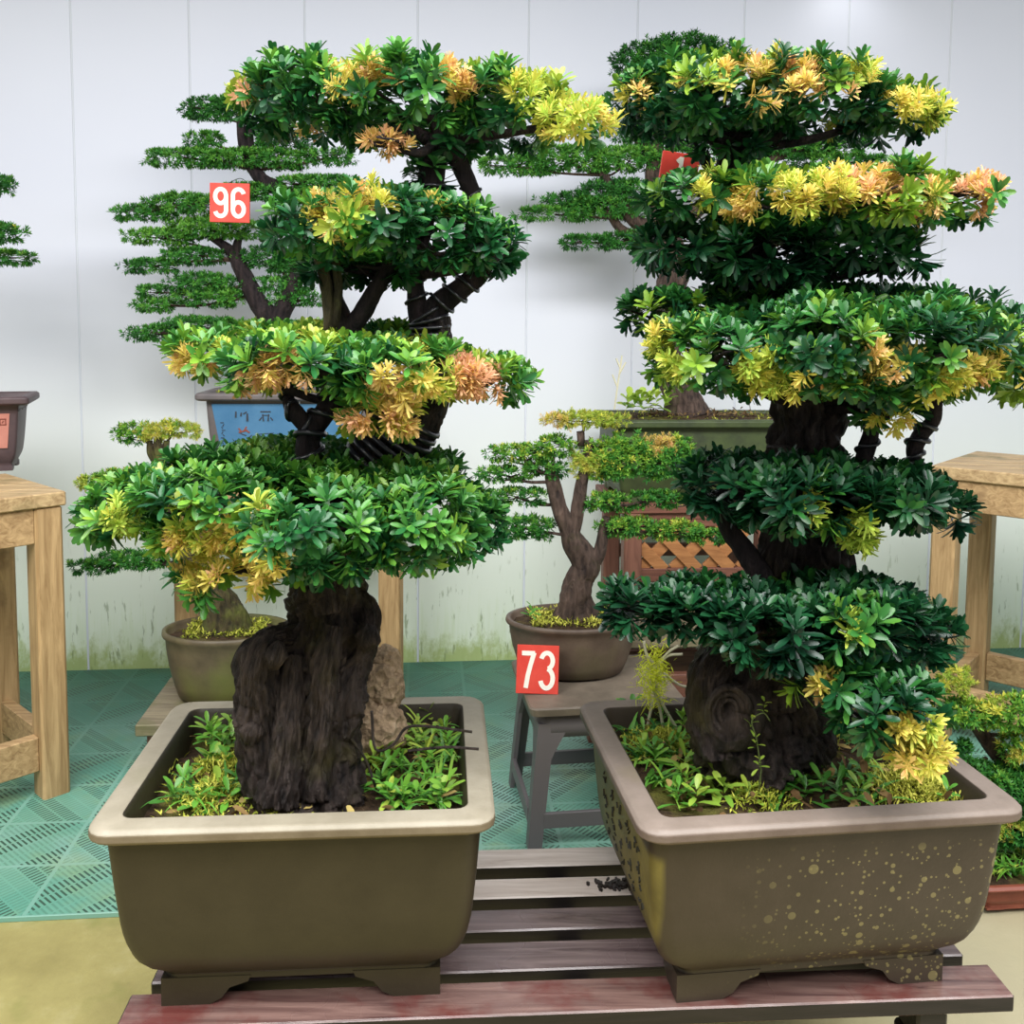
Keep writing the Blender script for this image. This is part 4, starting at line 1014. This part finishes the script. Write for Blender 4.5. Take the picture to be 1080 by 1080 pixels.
# number cards
def digits(t, txt, w, h, frame, mat='white'):
    """solid white numerals built from thick strokes; frame = centre, u, v, n"""
    o, u, v, n = frame
    def arc(cx, cy, rx, ry, a0, a1, k=18): return [(cx + rx * math.cos(R_(a)), cy + ry * math.sin(R_(a))) for a in np.linspace(a0, a1, k)]
    G = {'9': [arc(.5, .70, .32, .22, 0, 360, 30), [(.82, .70), (.82, .30)] + arc(.5, .27, .32, .19, 0, -165)],
         '6': [arc(.5, .30, .32, .22, 0, 360, 30), [(.18, .30), (.18, .70)] + arc(.5, .73, .32, .19, 180, 15)],
         '7': [[(.12, .90), (.84, .90)], [(.80, .92), (.62, .62), (.48, .34), (.38, .03)]],
         '3': [arc(.48, .72, .32, .20, 165, -80, 22), arc(.48, .28, .34, .24, 85, -165, 24)],
         '1': [[(.55, .97), (.55, .03)], [(.55, .94), (.3, .78)]]}
    wd = .25
    for k, ch in enumerate(txt):
        mb = MB(); x0 = (k - (len(txt) - 1) / 2) * w * 1.04 - w / 2
        for li, ln in enumerate(G[ch]):
            p_ = np.array(ln) * [w, h]
            if len(p_) > 3:
                d = np.gradient(p_, axis=0)
            else: d = np.diff(p_, axis=0); d = np.vstack([d, d[-1:]])
            d /= np.linalg.norm(d, axis=1)[:, None]; nn = np.stack([-d[:, 1], d[:, 0]], 1) * wd * w / 2
            A, B = p_ + nn, p_ - nn; V = []; Fc = []; m_ = len(p_)
            for q in range(m_):
                for pt, z in ((A[q], .0006), (B[q], .0006), (A[q], -.0006), (B[q], -.0006)):
                    V.append(o + u * (pt[0] + x0) + v * (pt[1] - h / 2) + n * (z + .0004 + li * .0001))
            for q in range(m_ - 1):
                a = q * 4; b = a + 4
                Fc += [(a, a + 1, b + 1, b), (a + 2, b + 2, b + 3, a + 3), (a, b, b + 2, a + 2), (a + 1, a + 3, b + 3, b + 1)]
            Fc += [(0, 2, 3, 1), (4 * m_ - 4, 4 * m_ - 3, 4 * m_ - 1, 4 * m_ - 2)]
            mb.add(V, Fc)
        mb.build('numeral', M[mat], t)

def card(txt, label, c, W_, H_, tilt, roll, yaw=0, th=.008):
    t = thing('number_card', label, 'number card', tuple(c), 'red number cards')
    n = np.array([math.sin(yaw) * math.cos(tilt), -math.cos(yaw) * math.cos(tilt), math.sin(tilt)]); u = np.array([math.cos(yaw), math.sin(yaw), 0])
    v = np.cross(n, u); u, v = u * math.cos(roll) + v * math.sin(roll), -u * math.sin(roll) + v * math.cos(roll)
    if v[2] < 0: v = -v
    MB().box(c, (W_, H_, th), R=np.stack([u, v, n], 1)).build('panel', M['red'], t)
    digits(t, txt, W_ * .43, H_ * .82, (c + n * (th / 2), u, v, n))
    return t
card('96', 'red card with white number 96 hanging in the upper left background bonsai', P(242.5, 214, 3.08), .127, .124, 0, R_(-1))

hg = MB(); h0 = P(242.5, 196, 3.08); h1 = P(262, 200, YB) + np.array([0, 0, .02])
hg.tube([h0 + np.array([-.03, .006, -.004]), (h0 + h1) / 2 + np.array([0, 0, .02]), h1], [.0012] * 3, 6, 6).build('hanger', M['wire'], bpy.data.objects['number_card'])
# ------------------------------------------------------------------ plastic stool with bonsai 73
RSt = R_(8); so = PZ(562, 897, 0)
ZS = .385
s0 = rot((.195, .165, 0), RSt) + so; s0[2] = 0
stool = thing('plastic_stool', 'dark grey plastic stool under the bonsai with the 73 card', 'stool', (s0[0], s0[1], 0))
def sl(x, y, z): return rot((x, y, z), RSt) + np.array([s0[0], s0[1], 0])
tp = MB()
tp.rings([sl0 for sl0 in [rot(rrect(a, b, .02, z), RSt) + np.array([s0[0], s0[1], 0]) for a, b, z in ((.185, .165, ZS - .026), (.205, .182, ZS - .022), (.208, .185, ZS - .004), (.204, .181, ZS))]])
tp.build('seat', M['plastic_top'], stool)
sk = MB()
sk.rings([rot(rrect(a, b, .035, z), RSt) + np.array([s0[0], s0[1], 0]) for a, b, z in ((.186, .166, ZS - .085), (.184, .164, ZS - .05), (.172, .152, ZS - .03), (.165, .147, ZS - .024))])
sk.build('skirt', M['plastic'], stool, True)
for sx_ in (-1, 1):
    for sy_ in (-1, 1):
        b = MB(); r0 = []
        for z, ex, ey, wd in ((0, .212, .186, .036), (.08, .206, .181, .038), (ZS - .14, .192, .171, .042), (ZS - .10, .188, .168, .06), (ZS - .05, .183, .163, .085)):
            # L-section corner post
            p_ = [(ex, ey), (ex - wd, ey), (ex - wd, ey - .012), (ex - .012, ey - .012), (ex - .012, ey - wd), (ex, ey - wd)]
            r0.append(np.array([sl(sx_ * x, sy_ * y, z) for x, y in p_]))
        b.rings(r0).build('leg', M['plastic'], stool)
for y in (-.176, .176): MB().box(sl(0, y, .085), (.34, .012, .04), RSt).build('stretcher', M['plastic'], stool)
for x in (-.201, .201): MB().box(sl(x, 0, .085), (.012, .29, .04), RSt).build('stretcher', M['plastic'], stool)

c73 = P(604, 650, 2.62); t73 = thing('potted_bonsai', 'small bonsai with yellow right pad in oval brown bowl, on the grey plastic stool', 'bonsai', (c73[0], c73[1], ZS), 'background bonsai')
zr = P(604, 664, 2.50)[2]
print('73 rim z', zr)
oval_pot(t73, c73, R_(4), ZS, .19, .13, zr - ZS, 'pot_bowl')
soil_moss(t73, c73, R_(4), .12, .075, zr - .008, 1300, .7)
weed_rosette(t73, P(560, 650, 2.5), 9, .035, .008, .3)
Y7 = 2.62
trunk(t73, [[(606, 665, Y7, 19), (604, 640, Y7, 17), (612, 610, Y7, 15), (618, 595, Y7, 15), (606, 573, Y7, 13), (600, 560, Y7, 10), (590, 535, Y7, 8), (583, 508, Y7, 8), (580, 490, Y7, 5)],
            [(602, 565, Y7, 9), (608, 545, Y7, 7), (612, 515, Y7, 7), (618, 490, Y7, 6), (622, 465, Y7, 5)], [(622, 598, Y7, 9), (633, 580, Y7, 7), (637, 555, Y7, 5), (640, 545, Y7, 4)],
            [(613, 470, Y7, 4), (612, 455, Y7, 4)], [(575, 680, Y7, 8), (592, 655, Y7, 12), (602, 635, Y7, 12)], [(640, 668, Y7, 6), (622, 650, Y7, 12), (612, 630, Y7, 12)]], 'bark_brown', seg=22, per=10, amp=.16, fr=20)
S7 = dict(SK); S7.update(spacing=.0102, L=.018)
for lobes, at, sp_, lt in (([(614, 443, 48, 10)], (613, 458), [(585, 448, 16, .5), (625, 442, 30, .1), (645, 443, 20, .1)], .7), ([(545, 478, 38, 9), (585, 472, 20, 12)], (583, 500), [], .6), ([(530, 500, 30, 7), (575, 495, 28, 10)], (583, 508), [], .5), ([(545, 524, 36, 8)], (588, 532), [], .4),
                           ([(555, 557, 34, 13)], (600, 565), [], .42), ([(620, 490, 26, 22), (660, 484, 42, 27), (705, 485, 34, 26)], (618, 490), [(610, 495, 20, .12), (695, 466, 14, .6), (612, 510, 12, .4)], .6),
                           ([(640, 530, 32, 9), (690, 527, 32, 8)], (614, 530), [], .55), ([(665, 556, 36, 10), (715, 560, 36, 10), (750, 566, 24, 6)], (638, 560), [], .58)):
    pad(t73, lobes, Y7, sp_, light=lt, attach=P(*at, Y7), **S7)
c_ = PZ(567, 733, ZS); tl_ = R_(16)
hh = .125
card('73', 'red card with white number 73 leaning on the brown bowl on the stool', c_ + np.array([0, math.sin(tl_) * hh / 2 + .006, math.cos(tl_) * hh / 2 + .001]), .112, hh, tl_, R_(-2.5), R_(3), .009)

# ------------------------------------------------------------------ small leaning bonsai at the left on its box stool
cs = P(222, 662, 2.83); zt2 = .20
bx = PZ(142, 765, zt2)
bo = rot((.24, .19, 0), R_(5)) + np.array([bx[0], bx[1], 0])
bs = thing('box_stool', 'low square wooden stool with weathered top under the mossy bowl, left of the big pot', 'stool', (bo[0], bo[1], 0))
bw = lambda x, y, z: rot((x, y, z), R_(5)) + np.array([bo[0], bo[1], 0])
MB().box(bw(0, 0, zt2 - .0175), (.48, .38, .035), R_(5)).build('seat', M['wood_grey'], bs)
for x in (-.19, .19):
    for y in (-.14, .14): MB().box(bw(x, y, (zt2 - .035) / 2), (.05, .05, zt2 - .035), R_(5)).build('leg', M['wood_red_v'], bs)
for y in (-.14, .14): MB().box(bw(0, y, zt2 - .075), (.33, .02, .08), R_(5)).build('apron', M['wood_red'], bs)
for x in (-.19, .19): MB().box(bw(x, 0, zt2 - .075), (.23, .02, .08), R_(95)).build('apron', M['wood_red'], bs)
cS = np.array([bo[0] - .022, bo[1] + .02, 0])
ts = thing('potted_bonsai', 'small leaning bonsai in mossy brown bowl, behind the left big pot', 'bonsai', (cS[0], cS[1], zt2), 'background bonsai')
YS = cS[1]
zrim = P(222, 672, YS - .1)[2]
oval_pot(ts, cS, R_(5), zt2, .195, .14, zrim - zt2, 'pot_bowl_moss')
soil_moss(ts, cS, R_(5), .12, .08, zrim - .008, 1300, .55)
trunk(ts, [[(238, 672, YS, 26), (232, 640, YS, 19), (218, 620, YS, 16), (204, 597, YS, 13), (192, 565, YS, 9), (180, 520, YS, 7), (168, 480, YS, 5), (166, 462, YS, 4)],
           [(255, 668, YS, 14), (244, 645, YS, 14), (230, 630, YS, 12)], [(172, 495, YS, 4), (160, 480, YS, 4), (158, 465, YS, 3)], [(176, 505, YS, 4), (174, 485, YS, 4), (176, 465, YS, 3)]], 'bark_moss', seg=22, per=10, amp=.18, fr=20)
for lobes, at, sp_, lt in (([(150, 458, 34, 11), (184, 455, 36, 11)], (168, 472), [(200, 454, 20, .12), (165, 458, 16, .2)], .7), ([(105, 510, 32, 8), (140, 506, 40, 11)], (176, 515), [(80, 512, 10, .1)], .62), ([(105, 545, 26, 7), (150, 545, 36, 12)], (188, 555), [], .6),
                           ([(95, 598, 28, 7), (135, 592, 38, 11), (170, 590, 26, 10)], (200, 592), [], .4), ([(260, 560, 50, 12)], (200, 580), [], .4)):
    pad(ts, lobes, YS, sp_, light=lt, attach=P(*at, YS), **SK)

# ------------------------------------------------------------------ lattice stand with the mossy trough and its bonsai
RLs = R_(5); ls = P(722, 520, 3.42); ZL = .755
lst = thing('lattice_stand', 'red-brown wooden stand with diagonal lattice side carrying the mossy trough, behind the right tree', 'stand', (ls[0], ls[1], 0))
lw_ = lambda x, y, z: rot((x, y, z), RLs) + np.array([ls[0], ls[1], 0])
MB().box(lw_(.06, 0, ZL - .015), (.70, .44, .03), RLs).build('table_top', M['wood_red'], lst)
yf = -.19
xl, xr = -.235, .235
def zat(py): return P(700, py, ls[1] + yf)[2]
for x, y in ((xl, yf), (xr, yf), (xl, .18), (xr, .18)):
    MB().box(lw_(x, y, (ZL - .03) / 2), (.062, .062, ZL - .03), RLs).build('leg', M['wood_red_v'], lst)
for y in (yf, .18):
    for za, zb in ((zat(547), zat(530)), (zat(612), zat(598)), ):
        MB().box(lw_(0, y, (za + zb) / 2), (xr - xl - .06, .03, zb - za), RLs).build('rail', M['wood_red'], lst)
MB().box(lw_(0, yf, ZL - .055), (xr - xl - .06, .025, .05), RLs).build('rail', M['wood_red'], lst)
z0, z1 = zat(600), zat(545); hgt = z1 - z0
for sg in (1, -1):
    for k in range(-1, 5):
        xa = xl + .03 + (k) * .118 + (.02 if sg > 0 else .0); pA = [xa, z1] if sg > 0 else [xa, z0]; pB = [xa + hgt, z0] if sg > 0 else [xa + hgt, z1]
        a0, a1 = max(pA[0], xl + .03), min(pB[0], xr - .03)
        if a1 - a0 < .04: continue
        g = lambda x: pA[1] + (pB[1] - pA[1]) * (x - pA[0]) / (pB[0] - pA[0])
        MB().beam(lw_(a0, yf - .006 * sg, g(a0)), lw_(a1, yf - .006 * sg, g(a1)), .012, .042).build('lath', M['lath'], lst)
# trough
tc = P(714, 436, 3.4); tc2 = np.array([lw_(.05, -.0, 0)[0], lw_(.05, 0, 0)[1], 0])
mt_ = thing('potted_bonsai', 'broad tiered bonsai in long mossy green trough on the lattice stand, behind the right tree', 'bonsai', (tc2[0], tc2[1], ZL), 'background bonsai')
zrt = P(714, 443, tc2[1] - .21)[2]
rect_pot(mt_, tc2, RLs, ZL, .365, .21, zrt - ZL, 'pot_moss', ins=(.05, .045, .04, .03, .028, .03), rimw=.03, rimt=.03, foot=.03, rc=.02, footlen=.1, dome=.015, soilz=.012)
soil_moss(mt_, tc2, RLs, .32, .16, zrt - .012, 700, .35)
carpet(mt_, in_pot(tc2, RLs, .2, .1, zrt), 260, .02, .008, 'litter', 'leaf_litter', .4, .2, False, .1, 1.2)
YM = tc2[1]
trunk(mt_, [[(722, 440, YM, 24), (716, 415, YM, 17), (706, 390, YM, 14), (702, 350, YM, 14), (706, 310, YM, 15), (712, 285, YM, 16), (705, 250, YM, 13), (690, 215, YM, 10), (690, 170, YM, 8), (700, 120, YM, 6), (705, 75, YM, 4)],
            [(700, 240, YM, 8), (672, 235, YM, 7), (655, 215, YM, 6), (640, 190, YM, 5), (628, 170, YM, 3)], [(705, 260, YM, 7), (660, 245, YM, 5), (640, 222, YM, 4)], [(690, 175, YM, 6), (680, 155, YM, 5), (670, 145, YM, 4)], [(705, 250, YM, 9), (760, 200, YM, 7), (820, 165, YM, 5), (880, 160, YM, 3)],
            [(745, 442, YM, 9), (730, 425, YM, 13), (716, 405, YM, 12)]], 'bark_brown', seg=20, per=10, amp=.14, fr=20)
SM_ = dict(SB); SM_.update(spacing=.0125, L=.023, W=.0055)
for lobes, at, lt in (([(690, 66, 45, 26), (735, 60, 46, 22)], (704, 95), .25), ([(675, 140, 36, 12), (700, 150, 30, 12)], (680, 155), .42), ([(545, 175, 46, 10), (600, 168, 56, 14), (665, 168, 50, 14)], (635, 185), .6), ([(600, 212, 32, 8), (650, 202, 42, 13)], (650, 212), .3),
                      ([(585, 226, 44, 7), (640, 220, 52, 12)], (655, 230), .5), ([(620, 256, 36, 7), (670, 254, 40, 10)], (690, 250), .35), ([(820, 155, 52, 11), (880, 155, 40, 9)], (830, 165), .5), ([(870, 172, 50, 9), (925, 172, 30, 8)], (850, 175), .45), ([(760, 160, 50, 14)], (770, 195), .4)):
    pad(mt_, lobes, YM, light=lt, attach=P(*at, YM), **SM_)
# bright weed and a dry stalk in the trough
for k in range(6): weed_rosette(mt_, P(660 + k * 8, 432, YM - .1), 7, .05, .03, .75, e0=.3, e1=1.4, stem=.05)
mb = MB()
for q in ([(648, 432), (651, 410), (656, 375)], [(651, 408), (646, 395)], [(653, 395), (660, 382)], [(654, 388), (650, 378)]):
    n_ = [node(*p_, YM - .1, .9) for p_ in q]; mb.tube([x[:3] for x in n_], [x[3] for x in n_], 5, 4)
mb.build('dry_stalk', M['straw'], mt_)
tg = card('1', 'red card half hidden among leaves between the right tree and the tree behind it', P(716, 180, 1.74), .068, .062, 0, R_(-8))

# low bench behind the right pot
lb = P(700, 660, 2.86); lbz = P(700, 660, 2.84)[2]
lbt = thing('low_bench', 'low brown wooden bench with pale top behind the yellow feathery plant', 'bench', (lb[0], lb[1], 0))
lbw = lambda x, y, z: rot((x, y, z), R_(5)) + np.array([lb[0], lb[1], 0])
MB().box(lbw(.02, .06, lbz - .027), (.46, .26, .054), R_(5)).build('seat', M['wood_grey'], lbt)
for x in (-.18, .22):
    for y in (-.04, .16): MB().box(lbw(x, y, (lbz - .054) / 2), (.05, .05, lbz - .054), R_(5)).build('leg', M['wood_red_v'], lbt)
MB().box(lbw(.02, -.05, P(700, 706, 2.95)[2]), (.35, .03, .08), R_(5)).build('stretcher', M['wood_red'], lbt)
MB().box(lbw(.02, .16, P(700, 706, 2.95)[2]), (.35, .03, .08), R_(5)).build('stretcher', M['wood_red'], lbt)

# low bonsai at the right edge
lo = PZ(1135, 952, 0)
lo[1] += .1
lot = thing('potted_bonsai', 'low spreading bonsai with yellow-topped pads in flat red-brown tray on the floor, right edge', 'bonsai', (lo[0], lo[1], .012), 'background bonsai')
rect_pot(lot, lo, R_(5), .012, .28, .16, .07, 'pot_brick', ins=(.03, .028, .025, .02, .018, .016), rimw=.02, rimt=.014, foot=.012, rc=.02, footlen=.05, dome=.01, soilz=.012)
YL = lo[1]
trunk(lot, [[(1130, 925, YL, 24), (1120, 880, YL, 18), (1090, 850, YL, 14), (1065, 810, YL, 10), (1040, 780, YL, 8), (1015, 745, YL, 5)], [(1110, 870, YL, 12), (1110, 800, YL, 10), (1080, 760, YL, 7)]], 'bark_brown', seg=18, per=8)
SL = dict(SK); SL.update(spacing=.0115, L=.020, W=.006, flat=.6)
for lobes, at, sp_, lt in (([(1010, 718, 22, 16)], (1015, 745), [(1014, 716, 20, .05)], .8), ([(1020, 752, 34, 14), (1070, 750, 40, 17)], (1040, 775), [(1045, 740, 14, .0)], .62), ([(1075, 790, 24, 22)], (1070, 815), [(1078, 800, 12, .3)], .62),
                           ([(1010, 800, 20, 20)], (1040, 800), [], .25), ([(1040, 832, 44, 26), (1085, 835, 40, 26)], (1070, 840), [], .3), ([(1065, 872, 34, 22), (1100, 870, 34, 24)], (1095, 860), [(1060, 868, 16, .1)], .4)):
    pad(lot, lobes, YL - .06, sp_, light=lt, attach=P(*at, YL), **SL)
for k in range(16): weed_grass(lot, lo + rot((RNG.uniform(-.24, .1), RNG.uniform(-.12, .05), .08), R_(5)), 16, .09, .006, .45)
carpet(lot, in_pot(lo, R_(5), .25, .13, .085), 1600, .022, .006, 'weed', 'moss', .5)

# ------------------------------------------------------------------ light
wd = bpy.data.worlds.new('world'); S.world = wd; wd.use_nodes = True
bg = wd.node_tree.nodes['Background']; bg.inputs[0].default_value = (.90, .95, 1, 1); bg.inputs[1].default_value = .26
def area(name, loc, rotx, sx, sy, e, col=(1, .98, .95)):
    l = bpy.data.lights.new(name, 'AREA'); l.shape = 'RECTANGLE'; l.size = sx; l.size_y = sy; l.energy = e; l.color = col
    o = bpy.data.objects.new(name, l); COL.objects.link(o); o.location = loc; o.rotation_euler = rotx; return o
area('ceiling_panel_light', (0, -.8, 3.2), (0, 0, 0), 6, 1.2, 105)
area('ceiling_panel_light', (0, .45, 3.2), (0, 0, 0), 5.6, 1.2, 180, (.98, .98, 1))
sp_ = bpy.data.lights.new('wall_spotlight', 'SPOT'); sp_.energy = .7; sp_.spot_size = R_(130); sp_.spot_blend = 1; sp_.shadow_soft_size = .05
so_ = bpy.data.objects.new('wall_spotlight', sp_); COL.objects.link(so_)
so_.location = tuple(P(922, -42, 3.64)); so_.rotation_euler = Vector((-.08, 1, -1.1)).to_track_quat('-Z', 'Y').to_euler()
S.view_settings.view_transform = 'Standard'; S.view_settings.look = 'None'; S.view_settings.gamma = 1; S.view_settings.exposure = .74
S.view_settings.use_curve_mapping = False
